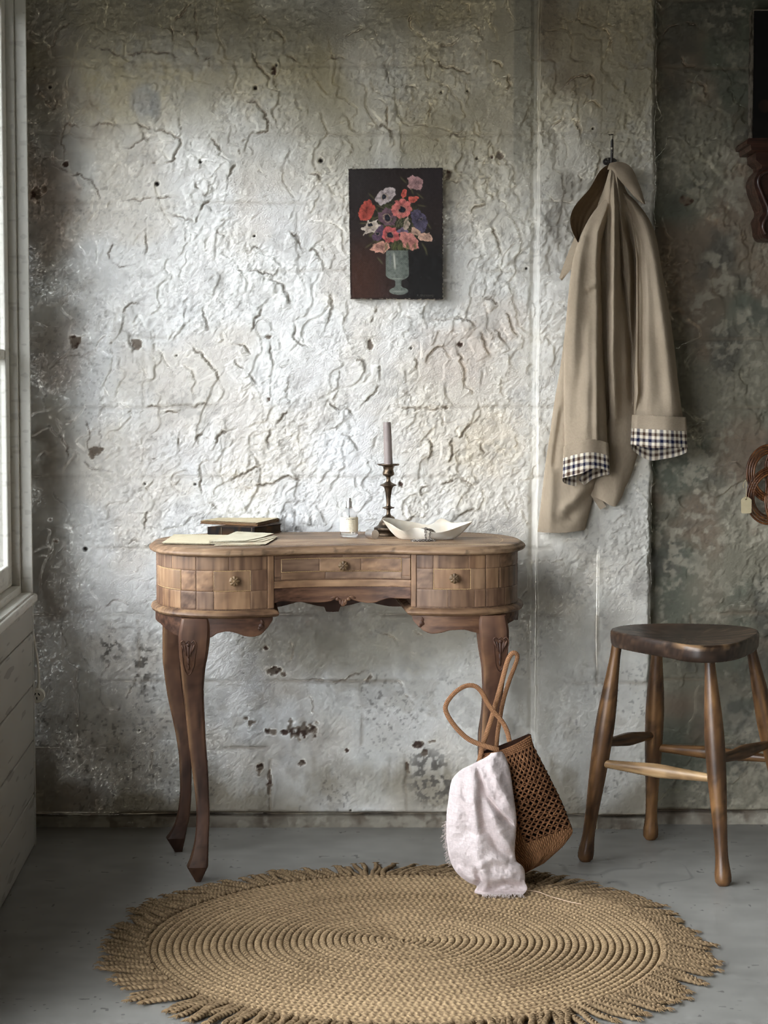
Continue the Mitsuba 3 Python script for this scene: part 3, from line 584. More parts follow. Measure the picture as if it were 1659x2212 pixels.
# aprons
def bot(pts, dep):
    a = np.array([(S(x), 1.153 - (y - 830) * dep / FPX) for x, y in pts]); return lambda s: interp(np.clip(s, a[0, 0], a[-1, 0]), a[:, 0], a[:, 1])
bl = bot([(331, 1358), (347, 1359), (366, 1370), (386, 1378), (421, 1380), (455, 1377), (470, 1368), (490, 1364), (510, 1368), (528, 1375), (545, 1377.5), (562, 1373), (574, 1362), (588, 1342)], 4.42)
br = bot([(892, 1340), (903, 1352), (918, 1364), (935, 1369), (952, 1367), (975, 1361), (1000, 1360), (1024, 1366), (1055, 1372), (1085, 1358), (1100, 1352), (1117, 1346)], 4.47)
addw('dressing_table__apron', strip(S(331), S(588), .57, .6175, -.016, .004, nu=160, nz=14, bottom=bl), (1, 0, 0), W_DARK, 70, local=tl)
addw('dressing_table__apron_001', strip(S(892), S(1117), .57, .6175, -.016, .004, nu=140, nz=14, bottom=br), (1, 0, 0), W_RED, 71, local=tl)
bc = bot([(592, 1304), (606, 1300), (640, 1303), (690, 1306), (715, 1303), (724, 1299), (733, 1305), (741, 1309), (750, 1305), (758, 1299), (768, 1303), (800, 1308), (845, 1297), (887, 1297)], 4.45)
addw('dressing_table__apron_002', strip(S(592), S(887.5), .62, .682, -.016, .000, nu=160, nz=14, bottom=bc), (1, 0, 0), W_RED, 72, local=tl)
for k, (sgn, s0, s1) in enumerate(((-1, S(331) - .30, S(331)), (1, S(1117), S(1117) + .30))):
    addw(num('dressing_table__side_apron', k), strip(s0, s1, .58, .6175, -.016, .002, nu=60, nz=8, bottom=lambda s: .583 + .02 * np.cos((s - s0) / (s1 - s0) * 9) ** 2), (1, 0, 0), W_DARK, 73 + k, local=tl)
bx = np.linspace(-.36, .36, 160); zz = .605 - .016 * np.abs(np.cos(bx * 19)) - .012 * (np.abs(bx) < .02)
bk = np.stack([np.stack([bx, 0 * bx + y, z], -1) for y, z in ((.205, zz), (.205, 0 * zz + .755), (.222, 0 * zz + .755), (.222, zz))], 1)
addw('dressing_table__back_panel', tmesh(grid(bk, cv=True)), (1, 0, 0), W_DARK, 76, local=tl, smooth=30)
# carved drop at the middle of the apron and scroll on the right
def blobs(key, items, base, nrm, pal, up=(0, 0, 1)):
    "items: (x, z, half width, half height, turn): flattened leaf shapes on the plane through base with normal nrm"
    n = np.array(nrm, float); n /= np.linalg.norm(n); x = np.cross(np.array(up, float), n); x /= np.linalg.norm(x); z = np.cross(n, x); ms = []
    for a, b, rx, rz, tn in items:
        s = trimesh.creation.icosphere(2, 1.0); v = s.vertices.copy(); v[:, 0] *= 1 - .35 * v[:, 2]; v *= [rx, min(rx, rz) * .55, rz]
        c, t = math.cos(tn), math.sin(tn); v = np.stack([v[:, 0] * c - v[:, 2] * t, v[:, 1], v[:, 0] * t + v[:, 2] * c], -1)
        s.vertices = np.array(base) + (v[:, :1] + a) * x + v[:, 1:2] * n + (v[:, 2:] + b) * z; ms.append(s)
    addw(key, cat(*ms), (0, 0, 1), pal, 80)
cN = -TY
pc = tw(np.r_[on_body(np.array([S(741)]), .001)[0], .646])
blobs('dressing_table__apron_002__carving', [(0, -.003, .005, .008, 0), (-.0055, 0, .004, .0075, .35), (.0055, 0, .004, .0075, -.35), (-.013, .007, .0045, .0045, 0), (.013, .007, .0045, .0045, 0), (-.022, .011, .008, .0028, .25), (.022, .011, .008, .0028, -.25)], pc, cN, W_RED)
for k, (px, z) in enumerate(((562, .598), (912, .600))):
    pcc = tw(np.r_[on_body(np.array([S(px)]), .005)[0], z])
    blobs(num('dressing_table__scroll', k), [(0, 0, .0065, .0065, 0), (-.004, -.006, .004, .004, 0), (.002, .009, .0035, .006, .4)], pcc, cN, W_DARK if k == 0 else W_RED)
# legs: (z, left, right, front, back) in table coordinates; square section with eased arrises, kicked-out pointed foot
def sq(xl, xr, yf, yb, z, flute=0.0):
    "square section with slightly swelling sides and eased arrises"
    q = []
    for k in range(4):
        for a, b in ((-.84, 1.0), (-.45, 1.045), (0, 1.06), (.45, 1.045), (.84, 1.0)):
            c, s_ = [(a, -b), (b, a), (-a, b), (-b, -a)][k]; q.append((c, s_))
    q = np.array(q)
    return np.stack([(xl + xr) / 2 + (xr - xl) / 2 * q[:, 0] / 1.06, (yf + yb) / 2 + (yb - yf) / 2 * q[:, 1] / 1.06, np.full(len(q), z)], -1)
def leg(key, st, pal, seed):
    st = np.array(st, float); t = np.linspace(0, 1, len(st)); kf = np.argmax(st[4:, 2] - st[4:, 1]) + 4 if False else len(st) - 3; q = np.vstack([interp(np.linspace(0, t[kf], 84), t[:kf + 1], st[:kf + 1]), [st[kf] + (st[-1] - st[kf]) * f for f in (.02, .25, .5, .75, .97, 1)]])
    R = [sq(*r[1:5], r[0]) for r in q]
    m = loft(np.array(R)[::-1]); Rr = np.array(R); zc_ = -Rr[:, 0, 2]; xl_, yf_ = Rr[..., 0].min(1), Rr[..., 1].min(1)
    def worn(v, c):  # left front arris paler, foot end darker
        q_ = tl(v); d_ = np.hypot(q_[:, 0] - np.interp(-q_[:, 2], zc_, xl_), q_[:, 1] - np.interp(-q_[:, 2], zc_, yf_)); k_ = (sstep(.0085, .004, d_) * sstep(.25, .5, meshkit.fbm(q_ * [40, 40, 14], 3, 6)) * sstep(.12, .25, q_[:, 2]))[:, None]
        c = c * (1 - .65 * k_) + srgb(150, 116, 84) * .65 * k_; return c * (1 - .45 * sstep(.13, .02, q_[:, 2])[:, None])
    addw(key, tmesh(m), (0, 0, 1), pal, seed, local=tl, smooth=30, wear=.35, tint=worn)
FL = []
for y, l, r in ((1330, 392, 452), (1352, 388, 455), (1375, 385.5, 454), (1410, 387, 450), (1450, 391, 443), (1500, 396, 440.5), (1560, 403, 443), (1600, 407, 445), (1660, 414.5, 449.5), (1720, 422, 452), (1760, 424.5, 453), (1800, 422, 451.5), (1840, 414, 450.5), (1868, 403.5, 450), (1886, 410, 446), (1903, 423, 434)):
    yw = -.530 if y < 1400 else -.530 + .022 * math.sin(math.pi * (y - 1400) / 470) if y < 1870 else -.536
    a, b = aty(l, y, yw), aty(r, y, yw); q = tl(np.array([a, b])); w = q[1, 0] - q[0, 0]; yc = q[:, 1].mean()
    FL.append((max(0.0, a[2]), q[0, 0], q[1, 0], yc - w * .5, yc + w * .5))
FL[-1] = (0.0, *FL[-1][1:]); FL = np.array(FL); FL[:, 3:] -= FL[5, 3:].mean() - (-.205)
FL[:, 3:] -= FL[2, 3] - (-.2445)
FLs = FL.copy(); FLs[:, 0] = np.where(np.arange(len(FL)) == 0, .6168, FLs[:, 0])
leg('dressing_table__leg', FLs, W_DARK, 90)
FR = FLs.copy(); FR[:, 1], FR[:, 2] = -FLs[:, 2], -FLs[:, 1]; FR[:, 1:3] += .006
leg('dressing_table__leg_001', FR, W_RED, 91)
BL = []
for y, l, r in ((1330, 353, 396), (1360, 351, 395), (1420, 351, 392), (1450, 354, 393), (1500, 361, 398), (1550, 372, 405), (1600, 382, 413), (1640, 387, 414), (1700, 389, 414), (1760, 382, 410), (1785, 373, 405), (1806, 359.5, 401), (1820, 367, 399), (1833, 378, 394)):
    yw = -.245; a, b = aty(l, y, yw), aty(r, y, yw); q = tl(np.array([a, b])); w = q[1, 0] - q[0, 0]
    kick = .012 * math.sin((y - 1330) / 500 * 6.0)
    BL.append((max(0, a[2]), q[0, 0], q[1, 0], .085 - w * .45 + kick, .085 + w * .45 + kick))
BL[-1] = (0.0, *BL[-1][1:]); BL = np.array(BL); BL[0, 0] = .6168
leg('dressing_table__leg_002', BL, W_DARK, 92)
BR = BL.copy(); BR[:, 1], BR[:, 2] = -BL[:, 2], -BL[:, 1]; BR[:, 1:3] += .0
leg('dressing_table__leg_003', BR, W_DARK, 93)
for k, L_ in enumerate((FLs, FR)):
    def face(x, z):
        return tw(np.array([x, interp(np.array([-z]), -L_[:10, 0], L_[:10, 3])[0] - .0004, z]))
    xc = (L_[3, 1] + L_[3, 2]) / 2 + (-.012 if k == 0 else .012); ms = []
    border = np.array([(-.017, .563), (-.012, .567), (-.006, .562), (0, .566), (.006, .562), (.012, .567), (.018, .561), (.016, .535), (.014, .512), (.009, .497), (0, .486), (-.008, .498), (-.012, .514), (-.014, .535), (-.017, .563)])
    bp_ = spline(border, 120); ms.append(tube(np.array([face(xc + x, z) for x, z in bp_]), .0012, 6))
    for x, z, rx, rz, tn in [(0, .542, .0042, .016, 0), (-.0065, .545, .0034, .014, .18), (.0065, .545, .0034, .014, -.18), (-.0115, .550, .0028, .010, .4), (.0115, .550, .0028, .010, -.4), (0, .520, .0034, .010, 0), (0, .505, .0026, .007, 0), (0, .5575, .004, .004, 0)]:
        s = trimesh.creation.icosphere(2, 1.0); v = s.vertices.copy(); v[:, 0] *= 1 + .3 * v[:, 2]; v *= [rx, .0030, rz]; c, sn = math.cos(tn), math.sin(tn); v = np.stack([v[:, 0] * c - v[:, 2] * sn, v[:, 1], v[:, 0] * sn + v[:, 2] * c], -1)
        o = face(xc + x, z); s.vertices = o + v[:, :1] * TX + v[:, 1:2] * TY + v[:, 2:] * np.array([0, 0, 1.0]); ms.append(s)
    addw(f'dressing_table__{num("leg", k)}__carving', cat(*ms), (0, 0, 1), W_DARK if k == 0 else W_RED, 95 + k, wear=.1)
# ------------------------------------------------------------------ round braided jute rug with a fringe
RC, RB = np.array([.0414, -1.040]), .535
info('rug', 'round braided jute rug with a thick twisted fringe on the concrete floor', 'rug')
W_JUTE = ((74, 58, 41), (120, 99, 74), (162, 138, 106))
NR = 36; pitch = RB / NR
V, Fc, C, off = [], [], [], 0
for r_ in range(NR):
    r0 = (r_ + .5) * pitch; n = max(24, int(2 * math.pi * r0 / .0030)); a = np.arange(n) * 2 * np.pi / n + r_ * 1.7
    st = max(6, round(2 * math.pi * r0 / .0135)); ph = a * st
    prof = np.linspace(-1, 1, 7)
    lean = .5 * prof
    wob = .0022 * np.sin(a * 3 + r_ * .07) + .0012 * np.sin(a * 7 + 1 + r_ * .05)
    rr = r0 + prof[None] * pitch * .53 + wob[:, None]
    tw_ = .5 + .5 * np.cos(ph[:, None] + (1 if r_ % 2 else -1) * 2.2 * np.abs(prof)[None])
    und = .0022 * np.sin(a * 2 + .5)[:, None] + .0014 * np.sin(a * 5 + r_ * .11)[:, None]
    z = .0035 + und * .6 + .0062 * np.sqrt(np.clip(1 - prof[None] ** 2, 0, 1)) * (.62 + .38 * tw_) + .0012 * (rng.random((n, 1)) - .5) + .0016 * (rng.random((n, 7)) - .5)
    p = np.stack([RC[0] + rr * np.cos(a)[:, None], RC[1] + rr * np.sin(a)[:, None], z], -1)
    g = grid(p, cu=True); V.append(g.vertices); Fc.append(g.faces + off); off += len(g.vertices)
    tone = (.10 + .62 * tw_ + .42 * rng.random((n, 7)) + .16 * (rng.random() - .5) + .35 * (meshkit.fbm(p * 7, 3, 5) - .5))
    c = srgb(*W_JUTE[0]) + (srgb(*W_JUTE[2]) - srgb(*W_JUTE[0])) * np.clip(tone, 0, 1)[..., None]
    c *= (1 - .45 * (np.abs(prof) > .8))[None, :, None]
    C.append(c.reshape(-1, 3))
base = lathe([(0, .0006), (RB, .0006), (RB + .004, .002), (RB, .0042), (0, .0046)], 120, (RC[0], RC[1], 0))
V.append(base.vertices); Fc.append(base.faces + off); C.append(np.ones((len(base.vertices), 3)) * srgb(80, 62, 42))
add('rug__braid', trimesh.Trimesh(np.vstack(V), np.vstack(Fc), process=False), 'cloth', True, color=np.clip(np.vstack(C), .01, .9), kind='stuff', label='close coils of braided jute')
# the fringe: twisted two-strand cords, each its own piece
TASS = []
for v in range(10):
    L = .092 + .016 * rng.random(); n = 26; t = np.linspace(0, 1, n); bend = .016 * (rng.random() - .5); zb = .0062 - .0015 * t
    tl_ = L * t; cx = tl_; cy = bend * t ** 2 + .003 * np.sin(t * 6 + v); ph = t * L / .019 * 2 * np.pi
    ms, cs = [], []
    for s in (0, 1):
        r = .0040 * (1 - .25 * t ** 2) * np.where(t > .95, .6, 1); o = .0029
        m = tube(np.stack([cx, cy + o * np.cos(ph + math.pi * s), np.maximum(zb * .8 + o * .7 * np.sin(ph + math.pi * s), r * .9)], -1), r, 6); ms.append(m)
        tt = .42 + .28 * np.sin(np.repeat(ph, 6) * 2) + .35 * (rng.random(n * 6) - .5)
        c = srgb(*W_JUTE[0]) * .9 + (srgb(*W_JUTE[2]) - srgb(*W_JUTE[0])) * np.clip(tt, 0, 1)[:, None]; cs.append(np.vstack([c, c[:1], c[-1:]]))
    for q_ in range(5):
        g_ = np.array([[0, 0, 0], [.006, .002 * (q_ - 2), .001], [.010 + .006 * rng.random(), .004 * (q_ - 2), -.0015]]) + [L - .003, bend + .003 * math.sin(6 + v), .0042]; m = tube(g_, [.0016, .0012, .0004], 4); ms.append(m); cs.append(np.ones((len(m.vertices), 3)) * srgb(128, 106, 78))
    TASS.append(mikit.ply(cat(*ms), 'cloth', True, color=np.vstack(cs)))
NT = 270; FOOT_R = np.array([.232, -.487])
for k in range(NT):
    a = 2 * math.pi * (k + .5 * (rng.random() - .5)) / NT; r0 = RB - .004; skew = 1.5 * (meshkit.noise(np.array([[math.cos(a) * 3.1 + 5, math.sin(a) * 3.1, 1.]]), 4)[0] - .5) - .15 + .35 * (rng.random() - .5) 
    sc = .9 + .25 * rng.random()
    tip = np.array([RC[0] + (r0 + .06) * math.cos(a), RC[1] + (r0 + .06) * math.sin(a)])
    if np.linalg.norm(tip - FOOT_R) < .05: sc *= .35
    to = T().translate([RC[0] + r0 * math.cos(a), RC[1] + r0 * math.sin(a), .0005 + .0016 * (k % 3)]).rotate([0, 0, 1], math.degrees(a + skew)).scale([sc, 1.0 + .25 * rng.random(), 1.0 + .2 * rng.random()])
    scene[num('rug__tassel', k)] = {**TASS[int(rng.integers(10))], 'to_world': to}
# ------------------------------------------------------------------ elm stool
info('stool', 'dark wooden stool with a dished seat and turned legs beside the coat', 'stool')
W_ST = ((38, 24, 14), (84, 57, 33), (128, 93, 57)); W_SEAT = ((28, 20, 15), (48, 34, 25), (78, 58, 42))
def seat_pt(px, py, z): return atz(px, py, z)[:2]
ZS = .573
ot = [(1319, 1358), (1326, 1363), (1350, 1369), (1382, 1375), (1420, 1381.5), (1451, 1387), (1476, 1392), (1504, 1395), (1528, 1395.5), (1560, 1394), (1596, 1388), (1622, 1378), (1638, 1368), (1637, 1359), (1620, 1354), (1570, 1349), (1500, 1346.5), (1430, 1346), (1370, 1348), (1334, 1352)]
so = np.array([seat_pt(x, y, ZS) for x, y in ot]); so = spline(so, 160, closed=True)
if Polygon(so).exterior.is_ccw is False: so = so[::-1]
sc_ = so.mean(0)
def sring(k, z): return np.c_[sc_ + (so - sc_) * k, np.full(len(so), z) if np.isscalar(z) else z]
aa_ = np.arctan2(*(so - sc_).T[::-1])
dish = lambda k: ZS - .012 * (1 - k ** 2.2) * 1.0
Rs = [sring(.93, ZS - .040), sring(.975, ZS - .0385), sring(.995, ZS - .033), sring(1.0, ZS - .025), sring(1.003, ZS - .014), sring(1.0, ZS - .006), sring(.985, ZS - .0015), sring(.96, ZS)] + [sring(k, dish(k / .96)) for k in (.9, .8, .68, .54, .4, .26, .12, .03)]
def seat_tint(v, c):
    e = sstep(ZS - .012, ZS - .002, v[:, 2]) * sstep(.80, .99, np.linalg.norm(v[:, :2] - sc_, axis=1) / .2); w = e * sstep(.42, .6, meshkit.fbm(v * 26, 3, 3)) * (v[:, 1] < sc_[1])
    return c * (1 - .7 * w[:, None]) + srgb(150, 118, 84) * .7 * w[:, None]
addw('stool__seat', loft(np.array(Rs)), (1, .1, 0), W_SEAT, 101, 'polished_wood', tint=seat_tint, wear=.5)
def turned(key, a, b, prof, seed, pal=W_ST, wear=.6):
    a, b = np.array(a, float), np.array(b, float); prof = np.array(prof, float); t = np.linspace(0, 1, 60); r = interp(t, prof[:, 0], prof[:, 1])
    p = a + (b - a) * t[:, None]
    addw(key, tube(p, r, 20), b - a, pal, seed, 'polished_wood', wear=wear)
LEGP = [(0, .0125), (.06, .0125), (.14, .0150), (.22, .0185), (.30, .0215), (.40, .0235), (.52, .0225), (.65, .0195), (.78, .0160), (.87, .0150), (.92, .0170), (.96, .0195), (.985, .0185), (1, .012)]
ft = {'fl': (1263, 1860), 'bl': (1405, 1813), 'fr': (1563, 1913), 'br': (1716, 1850)}
tp = {'fl': (1333, 1390, ), 'bl': (1419, 1404), 'fr': (1532, 1412), 'br': (1622, 1398)}
foot = {k: np.r_[atz(*v)[:2], .0] for k, v in ft.items()}
# tops meet the seat's underside: depths follow the seat
td = {'fl': foot['fl'][1] - .03, 'bl': foot['bl'][1] - .07, 'fr': foot['fr'][1] + .05, 'br': foot['br'][1] - .035}
top = {k: aty(*tp[k], td[k]) for k in tp}
for k in top: d = (top[k] - foot[k]); top[k] = foot[k] + d * (ZS - .030) / d[2]
for j, k in enumerate(('fl', 'bl', 'fr', 'br')):
    turned(num('stool__leg', j), top[k], foot[k] + [0, 0, .0], LEGP, 110 + j)
def on(k, z): return foot[k] + (top[k] - foot[k]) * z / (ZS - .03)
def zpx(y, Y): return aty(1400, y, Y)[2]
RP = [(0, .0095), (.12, .0105), (.3, .0135), (.5, .0165), (.7, .0135), (.88, .0105), (1, .0095)]
for j, (k1, z1, k2, z2, lite) in enumerate((('fl', zpx(1642, foot['fl'][1] + .02), 'fr', zpx(1683, foot['fr'][1] + .02), 1), ('fl', zpx(1600, foot['fl'][1] + .02), 'bl', zpx(1584, foot['bl'][1] - .02), 0), ('bl', zpx(1612, foot['bl'][1] - .02), 'br', zpx(1640, foot['br'][1] - .02), 0), ('fr', zpx(1644, foot['fr'][1] + .02), 'br', zpx(1606, foot['br'][1] - .02), 0))):
    turned(num('stool__stretcher', j), on(k1, z1), on(k2, z2), RP, 120 + j, ((96, 74, 50), (150, 120, 84), (186, 156, 116)) if lite else W_ST, .3)
# ------------------------------------------------------------------ things on the table
ZT_ = .7793
def onto(px, py, dz=0.0): return atz(px, py, ZT_ + dz)
# brass candlestick: profile read from its outline (pixel row, half width)
pc = onto(839, 1157); S_ = FPX / (np.dot(pc - CAM, c_f))
def prof_px(rows, y0): return [(max(w, .01) / S_, (y0 - y) / S_) for y, w in rows]
cs = [(1157.5, 26.5), (1153, 27), (1152, 26), (1149, 27), (1147.5, 29), (1145, 31), (1142, 31.5), (1139.5, 31), (1137.5, 26), (1134, 22), (1128, 19), (1125, 16.5), (1122, 14.5), (1119, 13.5), (1117, 12), (1114, 7), (1111, 4.6), (1106, 4), (1102, 4.2), (1099.5, 6), (1098, 12.5), (1096.5, 12.8), (1095, 8), (1093, 5), (1088, 4.4), (1078, 5), (1068, 6.2), (1060, 7.6), (1054, 9.5), (1050.5, 13), (1049.2, 17.5), (1047.8, 17.8), (1046, 14), (1043.5, 9), (1041, 5.5), (1036, 4.2), (1031, 5), (1029, 8), (1026.5, 12), (1023, 12.8), (1020, 11.8), (1015, 10.6), (1010, 11.6), (1007, 14), (1005.5, 22.5), (1003.5, 23.8), (1002.3, 23), (1002.8, 10.5)]
scene['aged_brass'] = {'type': 'twosided', 'bsdf': {'type': 'principled', 'base_color': mikit.proc(lambda p, n, uv: mix([.07, .05, .034], [.17, .125, .085], smoothstep(.3, .7, fbm(p.x * 60, p.y * 60, p.z * 60, 3)))), 'metallic': .9, 'roughness': .36, 'specular': .5}}
def dense(pr, k=4):
    pr = np.array(pr); t = np.arange(len(pr)); return np.stack([interp(np.linspace(0, len(pr) - 1, len(pr) * k), t, pr[:, j]) for j in (0, 1)], 1)
pr = prof_px(cs, 1157.5)
body = [p for p in pr]
info('candlestick', 'tall turned brass candlestick holding the candle on the table', 'candlestick')
add('candlestick__base', lathe(dense([(0.0005, 0)] + body[:17]), 64, pc), 'aged_brass', 30)
add('candlestick__stem', lathe(dense(body[16:39]), 56, pc), 'aged_brass', 30)
add('candlestick__drip_pan', lathe(dense(body[38:]) , 64, pc), 'aged_brass', 30)
def cand_col(p, n, uv): return mix([.235, .19, .175], [.285, .235, .215], fbm(p.x * 40, p.y * 40, p.z * 25, 3))
mat('mauve_wax', mikit.proc(cand_col), .42, .45, None)
zc0 = pc[2] + (1157.5 - 1005) / S_; zc1 = pc[2] + (1157.5 - 912.5) / S_
cr = 9.4 / S_; t = np.linspace(0, 1, 40)
cp = np.stack([pc[0] - .0035 * t, pc[1] + 0 * t, zc0 + (zc1 - zc0) * t], -1)
cr_ = cr * (1 - .10 * t) * np.where(t > .985, .86, 1)
info('candle', 'unlit mauve taper candle standing in the brass candlestick', 'candle')
add('candle__wax', tube(cp, cr_, 32), 'mauve_wax', 40)
mat('wick', rgb(190, 184, 172), .9, .1)
add('candle__wick', tube(cp[-1] + np.array([[0, 0, -.002], [.0004, 0, .001], [.001, 0, .0022]]), .0009, 6), 'wick', True)
# perfume bottle
pb = onto(754, 1160); Sb = FPX / np.dot(pb - CAM, c_f)
info('perfume_bottle', 'clear glass perfume bottle with a cream printed label and chrome sprayer', 'bottle')
u = lambda px: px / Sb
out = [(0.0005, .0004), (u(16.5), .0004), (u(18.8), u(1.5)), (u(19.3), u(4)), (u(19.3), u(44)), (u(18.6), u(48.5)), (u(16.5), u(53.5)), (u(13), u(58)), (u(9), u(61)), (u(7.2), u(62)), (u(7), u(63.5))]
inn = [(u(5.8), u(63.5)), (u(6.2), u(61)), (u(9), u(59)), (u(13), u(55.5)), (u(15.4), u(52)), (u(17), u(48)), (u(17.6), u(44)), (u(17.6), u(7)), (u(16), u(5.2)), (0.0005, u(5))]
scene['clear_glass'] = {'type': 'dielectric', 'int_ior': 1.48, 'ext_ior': 1.0}
scene['perfume'] = {'type': 'dielectric', 'int_ior': 1.34, 'ext_ior': 1.0, 'specular_transmittance': {'type': 'rgb', 'value': [.985, .97, .93]}}
add('perfume_bottle__glass', lathe(dense(out, 5).tolist() + dense(inn, 5).tolist(), 72, pb), 'clear_glass', 35)
add('perfume_bottle__liquid', lathe([(0.0005, u(5.3)), (u(15.8), u(5.5)), (u(17.3), u(7.3)), (u(17.3), u(44.8)), (u(17.0), u(45.6)), (0.0005, u(45.6))], 64, pb), 'perfume', 35)
scene['chrome'] = {'type': 'roughconductor', 'material': 'Al', 'alpha': .07}
add('perfume_bottle__sprayer', lathe([(0.0005, u(60)), (u(2.4), u(60)), (u(2.4), u(63)), (u(7.4), u(63.2)), (u(7.6), u(65)), (u(6.4), u(65.4)), (u(6.4), u(76)), (u(6.1), u(77)), (u(4.9), u(77.3)), (u(4.9), u(83.5)), (u(4.5), u(84.2)), (0.0005, u(84.3))], 48, pb), 'chrome', 30)
mat('tube_plastic', rgb(150, 150, 150), .3, .5)
add('perfume_bottle__dip_tube', tube(pb + np.array([[0, 0, u(59.9)], [u(1), 0, u(40)], [u(6), u(2), u(8)]]), u(1.0), 8), 'tube_plastic', True)
# wrapped label, print built as thin ink on it
r_l = u(19.3) + .00012
a0, a1 = math.radians(-178), math.radians(-2)
an = np.linspace(a0, a1, 60); zl = np.array([u(12.2), u(43.5)])
LP = np.stack([np.stack([pb[0] + r_l * np.cos(an), pb[1] + r_l * np.sin(an), np.full(60, pb[2] + z)], -1) for z in zl], 1)
LPo = LP + .00015 * np.stack([np.cos(an), np.sin(an), 0 * an], -1)[:, None]
mat('label_paper', rgb(236, 226, 200), .7, .2); mat('ink', rgb(44, 38, 32), .8, .1)
add('perfume_bottle__label', grid(LPo), 'label_paper', True, label='cream paper label with small dark print')
def wrap(m, s0, z0):
    v = m.vertices; m = fine(m, .0006); v = m.vertices; th = s0 + v[:, 0] / r_l; rr = r_l + .0002 + v[:, 2] * .05
    m.vertices = np.stack([pb[0] + rr * np.cos(th), pb[1] + rr * np.sin(th), pb[2] + z0 + v[:, 1]], -1); return m
txt = [('ANOTHER', u(38.5), u(3.0), True)]
ink = [wrap(meshkit.text_mesh('ANOTHER', u(3.1), .0004, True), math.radians(-110), u(38.4))]
def bars(w, z, h=u(.45)):
    b = []
    for x0, x1 in w: b.append(wrap(box((x0, 0, 0), (x1, h, .0004)), math.radians(-110), z))
    return b
rg = np.random.default_rng(3)
for z, n in ((35.8, 3), (32, 3), (29.4, 3), (25.2, 3), (21.8, 2), (18.6, 2), (15.6, 3)):
    x, w = 0.0, []
    for _ in range(n):
        l = u(3.5 + 3 * rg.random()); w.append((x, x + l)); x += l + u(1.2)
    ink += bars(w, u(z))
ink.append(wrap(box((-u(1.6), u(0) - u(25.9), 0), (-u(1.3), 0, .0004)), math.radians(-110), u(42)))
add('perfume_bottle__print', cat(*ink), 'ink')
# its cap, lying on its side
c0, c1 = onto(794, 1153, u(9.6)), onto(813, 1154.5, u(9.6)); ax = (c1 - c0) / np.linalg.norm(c1 - c0); ax = ax * [1, 1, 0] + [0, -.28, 0]; ax /= np.linalg.norm(ax)
scene['brushed_steel'] = {'type': 'twosided', 'bsdf': {'type': 'principled', 'base_color': mikit.proc(lambda p, n, uv: mix([.52, .50, .48], [.60, .58, .55], noise(p.x * 900, p.y * 900, p.z * 900))), 'metallic': .95, 'roughness': .34}}
cc = (c0 + c1) / 2; L = u(24)
add('bottle_cap', (lambda m: m)(tube(cc + ax * (np.array([-.5, -.485, -.47, .47, .485, .5]) * L)[:, None], np.array([.95, .99, 1, 1, .99, .95]) * u(10.2), 40)), 'brushed_steel', 30, label='brushed metal bottle cap lying on its side by the candlestick', category='cap')
# leaf-shaped china dish
dl, dr_ = onto(826, 1160, .025), onto(1018, 1158, .02)
dc = onto(925, 1165); Sd = FPX / np.dot(dc - CAM, c_f); v_ = lambda px: px / Sd
nu_, nv_ = 120, 26
a = np.arange(nu_) * 2 * np.pi / nu_
rim = spline(np.array([(95, -2, 37), (74, -18, 30), (45, -34, 21), (12, -42, 17), (-14, -38, 24.5), (-34, -34, 25), (-52, -40, 20), (-80, -26, 33), (-99, -2, 42), (-88, 20, 44), (-55, 36, 37), (-22, 40, 31), (8, 36, 29), (30, 42, 41), (48, 34, 34), (72, 18, 34)]), nu_, closed=True)
ft_ = spline(np.array([(52, -4, 0), (38, -17, 0), (5, -21, 0), (-30, -19, 0), (-56, -8, 0), (-60, 4, 0), (-40, 17, 0), (0, 20, 0), (36, 16, 0)]), nu_, closed=True)
prof_t = np.r_[0, .04, np.linspace(.10, 1, 12)]
O_ = [ft_ * [.6, .6, 1], ft_ * [.9, .9, 1]] + [ft_ + (rim - ft_) * np.array([t ** .85, t ** .85, t ** 1.25])[None] for t in prof_t]
rin = rim * [.975, .965, 1] + [0, 0, .4]; fin = ft_ * [.93, .9, 1] + [0, 0, 3.2]
I_ = [fin + (rin - fin) * np.array([t ** .8, t ** .8, t ** 1.3])[None] for t in prof_t[::-1]] + [fin * [k, k, 1] for k in (.7, .4, .1)]
DP = np.array([rim * 0 + q for q in O_ + [rim + [0, 0, .9]] + I_])
DP = DP / Sd; DP[..., 2] += ZT_ ; DP[..., 0] += dc[0]; DP[..., 1] += dc[1] + .010
mat('ivory_china', mikit.proc(lambda p, n, uv: mix([.60, .53, .42], [.70, .66, .57], smoothstep(.35, .65, fbm(p.x * 25, p.y * 25, p.z * 25, 3)))), .28, .5, None, clearcoat=.6, clearcoat_gloss=.9)
dm = loft(DP)
if dm.volume < 0: dm.invert()
add('dish', dm, 'ivory_china', 50, label='cream china dish with a wavy leaf rim holding a silver chain', category='dish')
